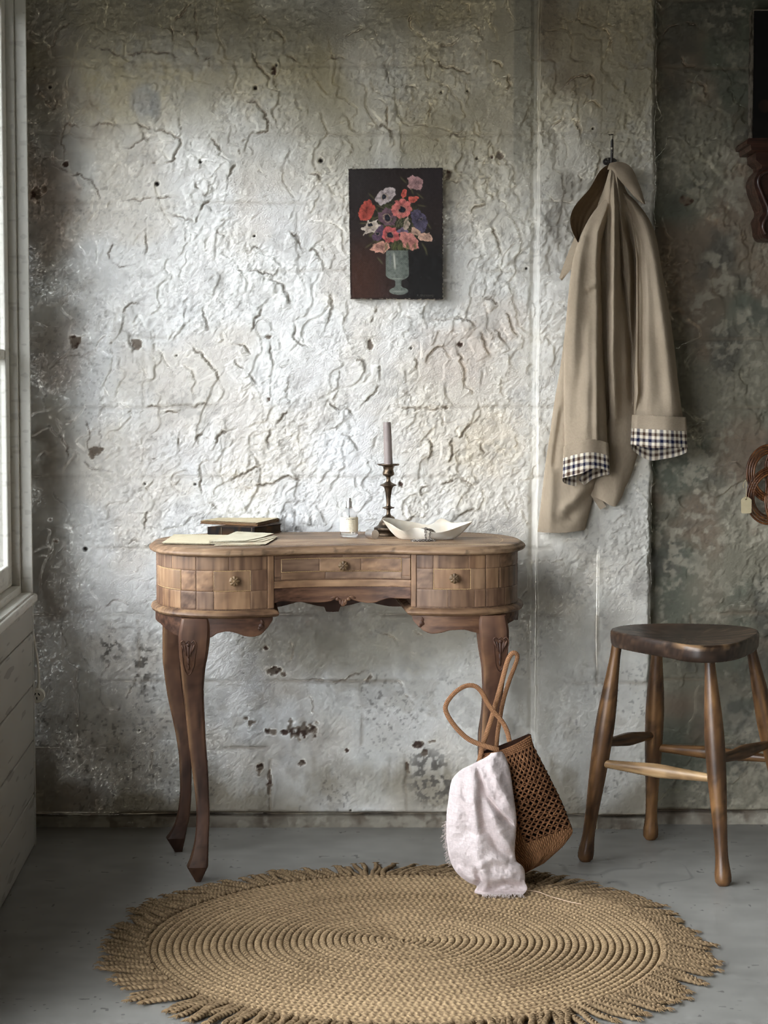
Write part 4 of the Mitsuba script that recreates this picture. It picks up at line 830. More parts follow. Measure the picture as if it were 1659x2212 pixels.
# chain necklace: from the dish over its rim and pooled on the table
scene['old_silver'] = {'type': 'twosided', 'bsdf': {'type': 'principled', 'base_color': mikit.proc(lambda p, n, uv: mix([.12, .10, .08], [.42, .38, .34], smoothstep(.3, .7, noise(p.x * 500, p.y * 500, p.z * 500)))), 'metallic': .95, 'roughness': .28}}
D_ = lambda x, y, z: np.array([dc[0] + x / Sd, dc[1] + .010 + y / Sd, ZT_ + z / Sd])
path1 = np.array([D_(-26, 2, 7), D_(-20, -8, 10), D_(-12, -16, 15), D_(-16, -26, 22), D_(-10, -33, 24.6), D_(-4, -36, 24), D_(4, -34, 22.5), D_(10, -30, 20), D_(16, -20, 13), D_(24, -12, 9)])
path2 = np.array([D_(-9, -33, 25.5), D_(-7, -41.5, 22), D_(-6.5, -43, 14), D_(-6, -43.5, 6), D_(-4, -46, 1.6), D_(8, -50, 1.5), D_(14, -58, 1.5), D_(2, -66, 1.5), D_(-20, -68, 1.5), D_(-37, -62, 1.5), D_(-34, -54, 1.5), D_(-18, -52, 1.7), D_(0, -54, 2.4), D_(12, -64, 1.8)])
path3 = np.array([D_(2, -34.5, 24.2), D_(2.4, -43, 20), D_(2.6, -43.5, 12), D_(3.5, -45, 5), D_(6, -50, 2.4), D_(-6, -58, 2), D_(-24, -60, 2.2), D_(-30, -57, 2.4)])
TOR = trimesh.creation.torus(1.0, .36, 14, 6)
lk = []
for pth in (path1, path2, path3):
    q = spline(pth, 600); L_ = np.r_[0, np.cumsum(np.linalg.norm(np.diff(q, axis=0), axis=1))]; n = int(L_[-1] / .0037); s = np.linspace(0, L_[-1], n)
    q = np.stack([np.interp(s, L_, q[:, j]) for j in range(3)], 1); t_, u_, w_ = frames(q)
    for k in range(n):
        m = TOR.copy(); A, B = (u_[k], w_[k]) if k % 2 else (w_[k], -u_[k]); v = m.vertices * [.0030, .0021, .0021]
        m.vertices = q[k] + v[:, :1] * t_[k] + v[:, 1:2] * A + v[:, 2:] * B; lk.append(m)
info('chain_necklace', 'dark silver chain necklace trailing out of the china dish onto the table', 'necklace')
add('chain_necklace__chain', cat(*lk), 'old_silver', True, kind='stuff')
bd = []
for x, y, z in ((-22, -14, 16), (-17, -19, 19), (-12, -24, 22), (-6, -28, 23.5), (-14, -15, 17), (-9, -19, 19), (-3, -24, 21), (3, -22, 19), (8, -24, 18)):
    bd.append((D_(x, y, z + 1)))
for k, b in enumerate(bd):
    s = trimesh.creation.icosphere(2, .0036); s.vertices += b; scene[num('chain_necklace__bead', k)] = mikit.ply(s, 'old_silver', True)
# books and papers
def quad_slab(pts, z0, z1, sag=0, n=14, jit=.0, seed=0):
    "slab over the four plan corners (front-left, front-right, back-right, back-left), gently bowed"
    p = np.array(pts, float)[:, :2]; s, t = np.meshgrid(np.linspace(0, 1, n), np.linspace(0, 1, n), indexing='ij')
    xy = (p[0] * ((1 - s) * (1 - t))[..., None] + p[1] * (s * (1 - t))[..., None] + p[2] * (s * t)[..., None] + p[3] * ((1 - s) * t)[..., None])
    e = jit * (meshkit.fbm(np.stack([s * 9 + seed, t * 9, 0 * s], -1), 2, seed) - .5)
    edge = (np.minimum(np.minimum(s, 1 - s), np.minimum(t, 1 - t)) < .01)
    xy = xy + (e * edge)[..., None] * np.array([.6, 1])
    w = sag * (meshkit.fbm(np.stack([s * 2.2 + seed, t * 2.2, 0 * s + seed], -1), 2, seed + 5) - .2)
    A = np.concatenate([xy, (z1 + w)[..., None]], -1); B = np.concatenate([xy, (z0 + w)[..., None]], -1)
    per = [(i, 0) for i in range(n)] + [(n - 1, j) for j in range(1, n)] + [(i, n - 1) for i in range(n - 2, -1, -1)] + [(0, j) for j in range(n - 2, 0, -1)]
    pa = np.array([A[i] for i in per]); pb_ = np.array([B[i] for i in per])
    return cat(grid(A), grid(B, flip=True), grid(np.stack([pb_, pa], 1), cu=True))
def pcol(key, m, c0, c1, seed, fox=.3, edge=None, **k):
    v = m.vertices; t = meshkit.fbm(v * 60, 3, seed)[:, None]; c = srgb(*c0) + (srgb(*c1) - srgb(*c0)) * t; f = sstep(.58, .72, meshkit.fbm(v * 40 + seed, 3, seed + 2))[:, None] * fox
    c = c * (1 - f) + srgb(150, 112, 70) * f
    if edge is not None: c = edge(v, c)
    m = trimesh.Trimesh(m.triangles.reshape(-1, 3), np.arange(len(m.faces) * 3).reshape(-1, 3), process=False); cc_ = c[np.asarray(k.pop('faces', None))] if 'faces' in k else None
    return m, c
def addp(key, m, c0, c1, seed, fox=.3, angle=30, **k):
    m = trimesh.graph.smooth_shade(trimesh.Trimesh(m.vertices, m.faces), angle=math.radians(angle), facet_minarea=None); v = np.array(m.vertices)
    t = meshkit.fbm(v * 60, 3, seed)[:, None]; c = srgb(*c0) + (srgb(*c1) - srgb(*c0)) * t; f = sstep(.56, .72, meshkit.fbm(v * 45 + seed, 3, seed + 2))[:, None] * fox
    nz_ = np.abs(meshkit.arrays(m, True)[2][:, 2])[:, None]; c = c * (.50 + .50 * sstep(.3, .8, nz_))  # side faces darkened in colour for the dark gaps between sheets
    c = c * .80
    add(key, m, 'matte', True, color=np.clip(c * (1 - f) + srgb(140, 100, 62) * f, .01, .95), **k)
P_ = lambda *q: [onto(x, y) for x, y in q]
# thick dark book at the bottom of the pile
b0 = np.array([onto(451, 1156.5), onto(549, 1158), onto(608, 1149.5), onto(520, 1148.5)])
zb0, zb1 = ZT_ + .0004, ZT_ + .0215
info('old_book', 'thick dark worn book lying at the bottom of the pile on the table', 'book')
cen = b0.mean(0); inn_ = cen + (b0 - cen) * .97
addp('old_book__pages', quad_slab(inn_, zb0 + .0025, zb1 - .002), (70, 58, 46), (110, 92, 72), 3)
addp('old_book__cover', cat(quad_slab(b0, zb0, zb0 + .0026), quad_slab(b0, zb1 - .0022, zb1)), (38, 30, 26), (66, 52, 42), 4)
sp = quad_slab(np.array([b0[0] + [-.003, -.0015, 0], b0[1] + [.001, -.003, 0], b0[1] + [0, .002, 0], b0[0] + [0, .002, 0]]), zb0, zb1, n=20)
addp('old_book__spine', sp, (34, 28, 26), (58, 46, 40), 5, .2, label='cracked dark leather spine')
for k, f in enumerate((.28, .95)):
    q = b0[0] + (b0[1] - b0[0]) * f + [0, -.0032, 0]
    addp(num('old_book__spine_band', k), rbox(q + [-.0012, -.0006, zb0 - q[2] + .001], q + [.0012, .001, zb1 - q[2] - .001], .0004), (116, 104, 88), (150, 136, 116), 6)
# torn pamphlet on it
zp = zb1 + .0002
p0 = np.array([onto(432, 1131, .022), onto(556, 1136.5, .022), onto(611, 1124, .022), onto(497, 1121, .022)])
info('pamphlet', 'torn old pamphlet with yellowed paper top resting on the dark book', 'book')
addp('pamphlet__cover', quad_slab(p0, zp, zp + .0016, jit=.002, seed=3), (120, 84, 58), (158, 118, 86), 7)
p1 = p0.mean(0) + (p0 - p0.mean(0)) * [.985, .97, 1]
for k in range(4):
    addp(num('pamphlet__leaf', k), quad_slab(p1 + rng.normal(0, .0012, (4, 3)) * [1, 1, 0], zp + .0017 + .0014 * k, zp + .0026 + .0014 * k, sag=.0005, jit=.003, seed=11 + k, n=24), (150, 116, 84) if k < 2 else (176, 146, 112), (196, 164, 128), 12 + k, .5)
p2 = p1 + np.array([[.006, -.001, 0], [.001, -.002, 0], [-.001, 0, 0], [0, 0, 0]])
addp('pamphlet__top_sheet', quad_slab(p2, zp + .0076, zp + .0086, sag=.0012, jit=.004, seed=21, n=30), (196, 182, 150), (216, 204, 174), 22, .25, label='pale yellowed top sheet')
# folded papers on the left, loose sheets on the right
fz = ZT_ + .0003
f0 = np.array([onto(351, 1176), onto(452, 1177.5), onto(500, 1159), onto(377, 1157.5)])
info('folded_paper', 'folded cream sheets lying at the left end of the table top', 'paper')
for k in range(3):
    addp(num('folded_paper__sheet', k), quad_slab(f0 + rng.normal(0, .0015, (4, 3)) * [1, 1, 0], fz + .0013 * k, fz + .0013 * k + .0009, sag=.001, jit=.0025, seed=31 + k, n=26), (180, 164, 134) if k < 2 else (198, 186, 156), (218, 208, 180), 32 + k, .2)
sheets = [((461, 1179.5), (562, 1178.5), (588, 1167), (480, 1169)), ((452, 1176), (574, 1176.5), (598, 1162), (470, 1162)), ((455, 1174), (566, 1171), (602, 1159.5), (490, 1160)), ((451, 1172), (548, 1170), (598, 1157.5), (505, 1156.5)), ((452, 1170), (530, 1169), (592, 1156), (512, 1152.5))]
zs = [ZT_ + .0004, ZT_ + .0017, ZT_ + .003, ZT_ + .0044, ZT_ + .0058]
LBL = ['lowest loose sheet sticking out in front of the paper heap', 'second loose sheet up in the heap of old papers beside the books', 'third loose sheet up in the heap of old papers beside the books', 'fourth loose sheet up, just under the topmost paper of the heap', 'topmost loose cream sheet of the paper heap in front of the dark book']
for k, (q, z) in enumerate(zip(sheets, zs)):
    g = quad_slab(np.array([atz(x, y, z) for x, y in q]), z, z + .0008, sag=.0012 if k < 4 else .002, jit=.003, seed=41 + k, n=28)
    if k == 4: g.vertices[:, 2] += .004 * sstep(.4, 1, (g.vertices[:, 1] - g.vertices[:, 1].min()) / np.ptp(g.vertices[:, 1]))
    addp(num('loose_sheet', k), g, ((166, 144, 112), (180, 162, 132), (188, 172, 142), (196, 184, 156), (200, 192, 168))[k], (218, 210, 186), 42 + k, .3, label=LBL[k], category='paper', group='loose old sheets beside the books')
# ------------------------------------------------------------------ soft things: coat, bag, linen cloth
def polydist(X, Y, pts):
    "distance in picture-sized units to a polyline, with the position along it"
    p = np.array(pts, float); best = np.full(X.shape, 1e9); pos = np.zeros(X.shape); L = 0; seg = np.linalg.norm(np.diff(p, axis=0), axis=1); tot = seg.sum(); side = np.zeros(X.shape)
    for a, b, l in zip(p[:-1], p[1:], seg):
        d = b - a; t = np.clip(((X - a[0]) * d[0] + (Y - a[1]) * d[1]) / (l * l), 0, 1); qx, qy = a[0] + t * d[0], a[1] + t * d[1]
        e = np.hypot(X - qx, Y - qy); m = e < best; best = np.where(m, e, best); pos = np.where(m, (L + t * l) / tot, pos); side = np.where(m, np.sign((X - qx) * d[1] - (Y - qy) * d[0]), side); L += l
    return best, pos, side
def folds(X, Y, fl):
    "fl: (points, width, height[, sharp side]): ridges (+) and valleys (-)"
    out = np.zeros(X.shape)
    for f in fl:
        d, s, sd = polydist(X, Y, f[0]); w = f[1] * np.ones(X.shape)
        if len(f) > 3: w = np.where(sd * f[3] > 0, w * .35, w)
        out += f[2] * np.exp(-(d / w) ** 2) * np.minimum(1, 6 * np.minimum(s + .08, 1.08 - s))
    return out
def pw(X, Y, D):
    "points at depth D (world y) behind positions measured in the photograph"
    X, Y = np.asarray(X, float), np.asarray(Y, float)
    d = c_f[None] + ((X.ravel() - IW / 2) / FPX)[:, None] * c_r - ((Y.ravel() - IH / 2) / FPX)[:, None] * c_u
    t = (np.ravel(np.broadcast_to(D, X.shape)) - CAM[1]) / d[:, 1]; return (CAM + d * t[:, None]).reshape(X.shape + (3,))
def hang(rows, ny, nx, front, back, fl=(), puff=.55, thin=.003, hem=None, wob=0.0, seed=0):
    "a hanging closed fold of cloth: rows (y, left, right); front/back depths as functions of y; folds on the front"
    r = np.array(rows, float); ys = np.linspace(r[0, 0], r[-1, 0], ny); L, R_ = interp(ys, r[:, 0], r[:, 1]), interp(ys, r[:, 0], r[:, 2])
    u = .5 - .5 * np.cos(np.linspace(0, math.pi, nx)); X = L[:, None] + (R_ - L)[:, None] * u; Y = np.repeat(ys[:, None], nx, 1)
    if hem is not None:
        k = ((Y - ys[0]) / (ys[-1] - ys[0])); Y = Y + (hem(X) - ys[-1]) * k ** 2
    e = np.clip(1 - (2 * u - 1) ** 2, 0, 1) ** puff
    yb = back(ys)[:, None]; yf = front(ys)[:, None]
    Df = yb + (yf - yb) * e - 1.25 * folds(X, Y, fl) * np.minimum(1, e * 3) - wob * (meshkit.fbm(np.stack([X / 30, Y / 60, 0 * X + seed], -1), 3, seed) - .5) * e
    Db = yb + .012 * e
    A, B = pw(X, Y, Df), pw(X, Y, np.maximum(Db, Df + thin))
    ring_ = np.concatenate([A, B[:, ::-1][:, 1:-1]], 1)
    m = grid(ring_, cv=True); return m, A
W_COAT = ((136, 122, 103), (154, 139, 119), (166, 151, 131))
def clothcol(v, pal, seed=0, s=1.0):
    a = meshkit.fbm(v * 8 * s, 3, seed)[:, None]; b = meshkit.fbm(v * 400 * s, 2, seed + 1)[:, None]; t = np.clip(.5 + .9 * (a - .5) + .5 * (b - .5), 0, 1)
    return srgb(*pal[0]) + (srgb(*pal[2]) - srgb(*pal[0])) * t
def addc(key, m, pal, seed=0, **k):
    add(key, m, 'cloth', True, color=clothcol(m.vertices, pal, seed), **k)
c1 = lambda v: (lambda ys: np.full(np.shape(ys), v))
ln = lambda a, b: (lambda ys: interp(np.asarray(ys, float), a, b))
info('coat', 'beige trench coat with checked turned-back cuffs hanging from an iron wall hook', 'coat')
# left front of the body
m, _ = hang([(470, 1268, 1330), (520, 1246, 1338), (600, 1232, 1345), (700, 1222, 1350), (800, 1209, 1345), (876, 1196, 1335), (934, 1188, 1322), (1001, 1178, 1300), (1069, 1170, 1284), (1120, 1164, 1271), (1146, 1161, 1264)], 150, 70, ln([470, 700, 900, 1150], [-.075, -.085, -.088, -.082]), ln([470, 1150], [-.038, -.030]),
            [([(1230, 760), (1205, 900), (1190, 1010), (1185, 1140)], 14, .014), ([(1214, 880), (1202, 960), (1196, 1010)], 8, -.012), ([(1284, 1060), (1255, 1090), (1225, 1120)], 14, -.010), ([(1270, 1050), (1240, 1085), (1215, 1100)], 12, .008)], hem=lambda X: 1151 - .0016 * (X - 1200) ** 2 * np.where(X > 1200, 1, .9), wob=.008, seed=1)
addc('coat__front_panel', m, W_COAT, 1)
# right front of the body with the slanting hem
m, _ = hang([(363, 1317, 1331), (385, 1311, 1341), (410, 1303, 1352), (440, 1292, 1366), (475, 1286, 1378), (520, 1290, 1380), (600, 1299, 1385), (700, 1300, 1392), (800, 1301, 1392), (900, 1302, 1388), (960, 1298, 1384), (1010, 1288, 1371), (1040, 1283, 1361), (1068, 1282.5, 1346)], 190, 110, ln([363, 400, 480, 700, 900, 1070], [-.086, -.094, -.090, -.084, -.082, -.078]), ln([363, 1070], [-.060, -.036]),
            [([(1321, 368), (1314, 430), (1307, 480), (1305, 560), (1310, 700), (1316, 800)], 7, .012), ([(1323, 368), (1320, 430), (1318, 490), (1317, 560), (1316, 640)], 4.5, -.014), ([(1325, 368), (1329, 430), (1328, 500), (1325, 600), (1324, 760), (1328, 900)], 13, .052), ([(1327, 368), (1336, 440), (1339, 500), (1344, 590), (1352, 640), (1362, 740), (1366, 860)], 8, -.022, 1),
             ([(1338, 450), (1356, 530), (1362, 600), (1360, 640)], 7, .010), ([(1348, 460), (1368, 540), (1372, 640), (1369, 780)], 7, -.024), ([(1304, 470), (1303, 560), (1306, 700), (1309, 800), (1313, 900)], 6, -.030), ([(1345, 660), (1350, 780), (1345, 900)], 14, .008), ([(1330, 780), (1338, 900), (1335, 1010)], 12, -.006)],
            hem=lambda X: interp(np.clip(X, 1282, 1350), [1282, 1300, 1328, 1340, 1350], [1072, 1081, 1094, 1079, 1060]), wob=.006, seed=2)
addc('coat__front_panel_001', m, W_COAT, 2)
# lining seen in the vent
q = pw(np.array([[1284, 1300, 1316], [1276, 1292, 1302], [1290, 1297, 1310]]), np.array([[1040, 1045, 1060], [1070, 1075, 1088], [1088, 1101, 1094]]), -.045); addc('coat__back_vent', cat(grid(q), grid(q + [0, .004, 0], flip=True)), W_COAT, 3)
# sleeves
ls = [(425, 1312, 1324), (450, 1288, 1322), (480, 1268, 1312), (521, 1249, 1300), (571, 1236, 1297), (656, 1226, 1300), (767, 1218.5, 1303), (856, 1217.5, 1308), (929, 1219, 1311), (966, 1220, 1313)]
m, _ = hang(ls, 190, 90, ln([425, 470, 560, 700, 970], [-.100, -.125, -.150, -.158, -.160]), ln([425, 970], [-.070, -.088]),
            [([(1318, 430), (1292, 500), (1290, 580), (1292, 650), (1290, 780), (1290, 960)], 9, .012, 1), ([(1285, 470), (1268, 540), (1264, 640), (1262, 760), (1246, 860), (1240, 950)], 16, -.012), ([(1276, 460), (1252, 540), (1242, 640), (1234, 770)], 12, .007), ([(1268, 622), (1284, 614), (1298, 606)], 8, .004), ([(1266, 634), (1284, 626), (1299, 618)], 8, -.004), ([(1270, 700), (1268, 840), (1266, 950)], 12, .006)], puff=.42, hem=lambda X: 966 - 14 * np.exp(-((X - 1278) / 26) ** 2), wob=.006, seed=3)
addc('coat__sleeve', m, W_COAT, 4)
rs = [(415, 1336, 1352), (440, 1350, 1378), (470, 1362, 1400), (499, 1368, 1414), (583, 1374, 1430), (680, 1374, 1447), (767, 1372, 1459), (832, 1370, 1466), (896, 1369, 1475)]
m, _ = hang(rs, 190, 90, ln([415, 470, 560, 700, 900], [-.092, -.112, -.132, -.142, -.146]), ln([415, 900], [-.060, -.075]),
            [([(1342, 425), (1366, 490), (1376, 560), (1377, 680), (1376, 790), (1378, 850), (1371, 893)], 7, .014, 1), ([(1358, 440), (1384, 520), (1390, 640), (1389, 780), (1384, 880)], 6, -.012), ([(1390, 470), (1416, 560), (1432, 680), (1446, 780), (1456, 890)], 13, .010), ([(1372, 440), (1400, 520), (1412, 640), (1420, 780), (1424, 890)], 17, -.008)], puff=.42, hem=lambda X: 896 + .04 * (X - 1369), wob=.005, seed=4)
addc('coat__sleeve_001', m, W_COAT, 5)
GING = [srgb(214, 204, 186), srgb(26, 28, 52), srgb(70, 54, 44)]
def plaid(a, b):
    "two-way check: cream between navy and brown, thread colours mixed where they cross"
    def band(t): k = np.floor(t).astype(int) % 4; return np.select([k == 0, k == 2], [1, 2], 0)
    G = np.array(GING); return (np.sqrt(G[band(a)]) * .5 + np.sqrt(G[band(b)]) * .5) ** 2
def cuff(key, ftop, fmid, fbot, bbot, xl, xr, yb, yf, seed):
    "turned-back cuff: rows given as functions of x for the front; bbot is the lower edge at the back"
    n = 220; ph = np.arange(n) * 2 * np.pi / n; cx, hw = (xl + xr) / 2, (xr - xl) / 2
    def rw(f_front, f_back, k, grow):
        X = cx + hw * (1 + grow) * np.sign(np.cos(ph)) * np.abs(np.cos(ph)) ** .8 + k; fr = np.sin(ph) > 0; w = sstep(-.25, .25, np.sin(ph)); Y = f_front(X) * w + f_back(X) * (1 - w)
        D = (yb + yf) / 2 - (yb - yf) / 2 * (1 + grow) * np.sin(ph) - .004 * np.sin(ph * 5 + seed) * (np.sin(ph) > 0); return X, Y, D
    def band(f0, f1, b0, b1, ny, g0, g1):
        P, Q = [], []
        for t in np.linspace(0, 1, ny):
            X, Y, D = rw(lambda x: f0(x) * (1 - t) + f1(x) * t, lambda x: b0(x) * (1 - t) + b1(x) * t, 0, g0 + (g1 - g0) * t); P.append(pw(X, Y, D)); Q.append(t)
        return np.array(P)
    tan = band(ftop, fmid, ftop, fmid, 24, .015, .045)
    addc(key + '__cuff', grid(tan, cv=True), W_COAT, 6 + seed)
    pl = band(fmid, fbot, fmid, bbot, 30, .045, .075); per = np.linspace(0, 1, n, endpoint=False) * 2 * np.pi
    inn = band(lambda x: fbot(x), ftop, lambda x: bbot(x), ftop, 30, .05, -.06)
    al = np.cumsum(np.r_[0, np.linalg.norm(np.diff(pl[0], axis=0), axis=1)]) / .0072
    for nm, G_, lab in (('checked_turn_up', pl, 'navy, brown and cream checked turn-up'), ('checked_lining', inn, 'checked lining inside the cuff')):
        dn = np.cumsum(np.concatenate([np.zeros((1, n)), np.linalg.norm(np.diff(G_, axis=0), axis=2)], 0), 0) / .0080
        c = plaid(np.repeat(al[None], len(G_), 0), dn + 1)
        add(key + '__' + nm, grid(G_, cv=True), 'cloth', True, color=c.reshape(-1, 3), label=lab)
I_ = lambda xs, ys: (lambda x: interp(np.clip(x, xs[0], xs[-1]), xs, ys))
cuff('coat__sleeve', I_([1218, 1248, 1275, 1313], [964, 955, 949, 957]), I_([1216, 1248, 1275, 1317], [990, 981, 977, 986]), I_([1212, 1232, 1255, 1287, 1318], [1033, 1029, 1023, 1011, 1021]), I_([1212, 1222, 1253, 1284, 1318], [1036, 1045, 1051, 1033, 1025]), 1218.5, 1313.5, -.084, -.166, 0)
cuff('coat__sleeve_001', I_([1367, 1478], [896, 901]), I_([1364, 1488], [925, 932]), I_([1361, 1419, 1492], [960, 968, 965]), I_([1361, 1371, 1410, 1425, 1487, 1492], [963, 976, 995, 993, 975, 968]), 1366, 1481, -.071, -.152, 1)
# collar: fallen open, dark inside on the left, outer leaf on the right
def sheet(key, A, B, C, pal, seed, n=60, k=24, th=.003, **kw):
    "cloth between edge A and edge B (points (x, y, depth)), bulging by C along the way"
    A, B = spline(np.array(A, float), n), spline(np.array(B, float), n); t = np.linspace(0, 1, k)[None, :, None]; P = A[:, None] * (1 - t) + B[:, None] * t; P[..., 2] -= C * np.sin(np.pi * t[..., 0]) + .004 * np.sin(8 * np.pi * t[..., 0]) * np.linspace(0, 1, n)[:, None] * (.5 if 'lining' in key else 0)
    W = pw(P[..., 0], P[..., 1], P[..., 2]); m = cat(grid(W), grid(W + [0, th, 0], flip=True)); m.merge_vertices(); addc(key, m, pal, seed, **kw)
W_IN = ((84, 68, 50), (96, 80, 60), (110, 92, 70))
sheet('coat__collar_lining', [(1322, 352, -.085), (1299, 366, -.085), (1275, 405, -.09), (1250, 434, -.095), (1236, 456, -.10), (1232, 477, -.105), (1237, 501, -.108), (1249, 524, -.11)], [(1324, 366, -.055), (1320, 380, -.055), (1310, 412, -.058), (1300, 432, -.06), (1290, 450, -.06), (1280, 468, -.062), (1268, 490, -.07), (1252, 522, -.09)], -.012, W_IN, 11, label='darker inside of the collar')
sheet('coat__collar_lapel', [(1316, 353, -.085), (1326, 350, -.09), (1342, 350, -.09), (1361, 359, -.095), (1376, 386, -.098), (1386, 412, -.10), (1394, 441, -.10)], [(1312, 366, -.10), (1322, 368, -.108), (1332, 380, -.115), (1344, 395, -.118), (1356, 408, -.114), (1370, 424, -.110), (1388, 440, -.102)], .008, W_COAT, 12)
sheet('coat__shoulder_strap', [(1243, 508, -.060), (1222, 560, -.055), (1208, 600, -.052)], [(1262, 540, -.085), (1236, 578, -.080), (1214, 606, -.056)], .006, W_COAT, 14)
# iron hook
mat('iron', mikit.proc(lambda p, n, uv: mix([.028, .024, .02], [.34, .31, .24], smoothstep(.56, .64, fbm(p.x * 90, p.y * 90, p.z * 70, 3)))), .5, .4)
info('wall_hook', 'rusty iron hook on the wall carrying the coat', 'hook')
hx = aty(1321.5, 320, -.07); z_ = lambda y: aty(1321, y, -.07)[2]
add('wall_hook__rod', cat(tube(np.array([[hx[0], -.07, z_(292)], [hx[0] + .0006, -.072, z_(320)], [hx[0], -.07, z_(352)], [hx[0], -.055, z_(362)], [hx[0], -.025, z_(360)]]), .0036, 12)), 'iron', 40)
add('wall_hook__knob', lathe([(.0005, -.0018), (.007, -.0016), (.0092, 0), (.006, .0012), (.0005, .0016)], 32, (hx[0], -.07, z_(291))), 'iron', 40)
sc = []
for sg in (-1, 1):
    c = np.array([hx[0] + sg * .0085, -.026, z_(345)])
    sc += [trimesh.creation.torus(.0068, .0022, 24, 10), trimesh.creation.torus(.0030, .0018, 20, 8)]
    for t_, o in zip(sc[-2:], (0, .001)): t_.apply_transform(trimesh.transformations.rotation_matrix(math.pi / 2, [1, 0, 0])); t_.apply_translation(c + [0, -o, 0])
add('wall_hook__rosette', cat(*sc, rbox((hx[0] - .006, -.026, z_(352)), (hx[0] + .006, -.018, z_(336)), .002)), 'iron', 40)
# ------------------------------------------------------------------ woven bag
K4 = lambda pts: [(860 + x / 3.568, 1320 + y / 3.568) for x, y in pts]
info('woven_bag', 'brown open-weave straw bag slumped against the table leg', 'bag')
W_STRAW = ((70, 44, 28), (108, 73, 48), (140, 100, 70)); W_STRAW2 = ((78, 52, 33), (122, 85, 57), (158, 116, 82))
vb = np.array([0, .07, .2, .4, .6, .8, .9, .97, 1.0])
Lb = np.array([(1040, 1628), (1030, 1644), (1012, 1682), (995, 1737), (990, 1790), (1004, 1842), (1036, 1873), (1085, 1893), (1108, 1900)], float)
Rb = np.array([(1147, 1587), (1152, 1608), (1170, 1645), (1192, 1688), (1214, 1733), (1229, 1772), (1237, 1796), (1220, 1823), (1176, 1864)], float)
yb0 = lambda v: interp(v, [0, .3, .7, 1], [-.562, -.575, -.590, -.590])
def bag_pt(u, v, inset=0.0):
    u, v = np.asarray(u, float), np.asarray(v, float); sh = u.shape
    L, R_ = interp(v.ravel(), vb, Lb).reshape(sh + (2,)), interp(v.ravel(), vb, Rb).reshape(sh + (2,)); q = L + (R_ - L) * u[..., None]
    sag = np.sin(np.pi * u) * 8 * (1 - v); bul = np.sin(np.pi * np.clip(u, 0, 1)) ** .6 * (.018 + .062 * np.sin(np.pi * np.clip(v, 0, 1) ** .8)) + .010 * np.exp(-(((u - .62) / .07) ** 2)) * sstep(.35, .8, v) + .007 * (meshkit.fbm(np.stack([u * 4, v * 4, 0 * u], -1), 2, 9) - .5)
    return pw(q[..., 0], q[..., 1] + sag, yb0(v.ravel()).reshape(sh) - bul + inset)
def weave(key, u0, u1, v0, v1, nu, nv, rib, pal, seed, ang=0.0, label=None):
    u, v = np.meshgrid(np.linspace(u0, u1, nu), np.linspace(v0, v1, nv), indexing='ij'); a = (u * .24 * math.cos(ang) + v * .30 * math.sin(ang)) / rib * 2 * np.pi; b = (-u * .24 * math.sin(ang) + v * .30 * math.cos(ang)) / (rib * 2.2) * 2 * np.pi
    h = np.abs(np.sin(a / 2)) ** .7 * (.75 + .25 * np.cos(b + np.pi * (np.floor(a / (2 * np.pi)) % 2)))
    P = bag_pt(u, v); P = P + np.array([0, -1, 0]) * (.0034 * h)[..., None]; t = np.clip(h * .9 + .5 * (meshkit.fbm(P * 60, 3, seed) - .5), 0, 1)[..., None]
    c = srgb(*pal[0]) * .8 + (srgb(*pal[2]) - srgb(*pal[0]) * .8) * t; Q = bag_pt(u, v, .003)
    m = cat(grid(P), grid(Q, flip=True)); add(key, m, 'cloth', True, color=np.vstack([c.reshape(-1, 3)] * 2), label=label)
weave('woven_bag__rim', 0, 1, 0, .075, 240, 24, .0048, W_STRAW, 1, math.pi / 2)
weave('woven_bag__base', 0, 1, .86, 1, 260, 40, .0050, W_STRAW2, 2, 0.2)
weave('woven_bag__side', 0, .55, .60, .865, 160, 70, .0050, W_STRAW2, 3, .35, label='close ribbed weave of the lower side')
st, sc_c = [], []
def strand(u, v, r):
    ok = (u >= -.001) & (u <= 1.001) & (v >= .07) & (v <= .872) & ~((u < .53) & (v > .62)); idx = np.nonzero(ok)[0]
    if len(idx) < 4: return
    for run in np.split(idx, np.nonzero(np.diff(idx) > 1)[0] + 1):
        if len(run) < 4: continue
        p = bag_pt(u[run], v[run]); ph = np.arange(len(run)); p[:, 1] += .0012 * np.sin(ph * 1.2)
        m = tube(p, r * (1 + .10 * np.sin(ph * 1.7)), 6); st.append(m); t = np.clip(meshkit.fbm(m.vertices * 90, 2, 4), 0, 1)[:, None]; sc_c.append(srgb(*W_STRAW[0]) + (srgb(*W_STRAW[2]) - srgb(*W_STRAW[0])) * t)
pu, pv = .0150 / .24, .0150 / .30
tt = np.linspace(-.1, 1.1, 150)
for k in range(-30, 55):
    strand((k * pu) + (tt * .30 / .24) * .85, tt, .0021); strand((k * pu) - (tt * .30 / .24) * .85, tt, .0021)
for k in range(1, 26):
    strand(tt, np.full(150, k * pv * 1.0), .0013)
add('woven_bag__net', cat(*st), 'cloth', True, color=np.clip(np.vstack(sc_c), .01, .9), kind='stuff', label='open net weave')
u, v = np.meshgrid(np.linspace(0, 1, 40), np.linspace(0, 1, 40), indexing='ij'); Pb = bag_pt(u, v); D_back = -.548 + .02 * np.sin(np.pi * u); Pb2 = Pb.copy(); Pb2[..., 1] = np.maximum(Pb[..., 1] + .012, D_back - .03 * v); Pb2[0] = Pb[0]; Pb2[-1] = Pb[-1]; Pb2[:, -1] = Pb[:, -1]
mb = cat(grid(Pb2), grid(Pb2 + [0, .003, 0], flip=True)); addc('woven_bag__back', mb, ((34, 21, 14), (42, 26, 18), (52, 32, 22)), 7)  # shade inside the bag is put into this dark brown
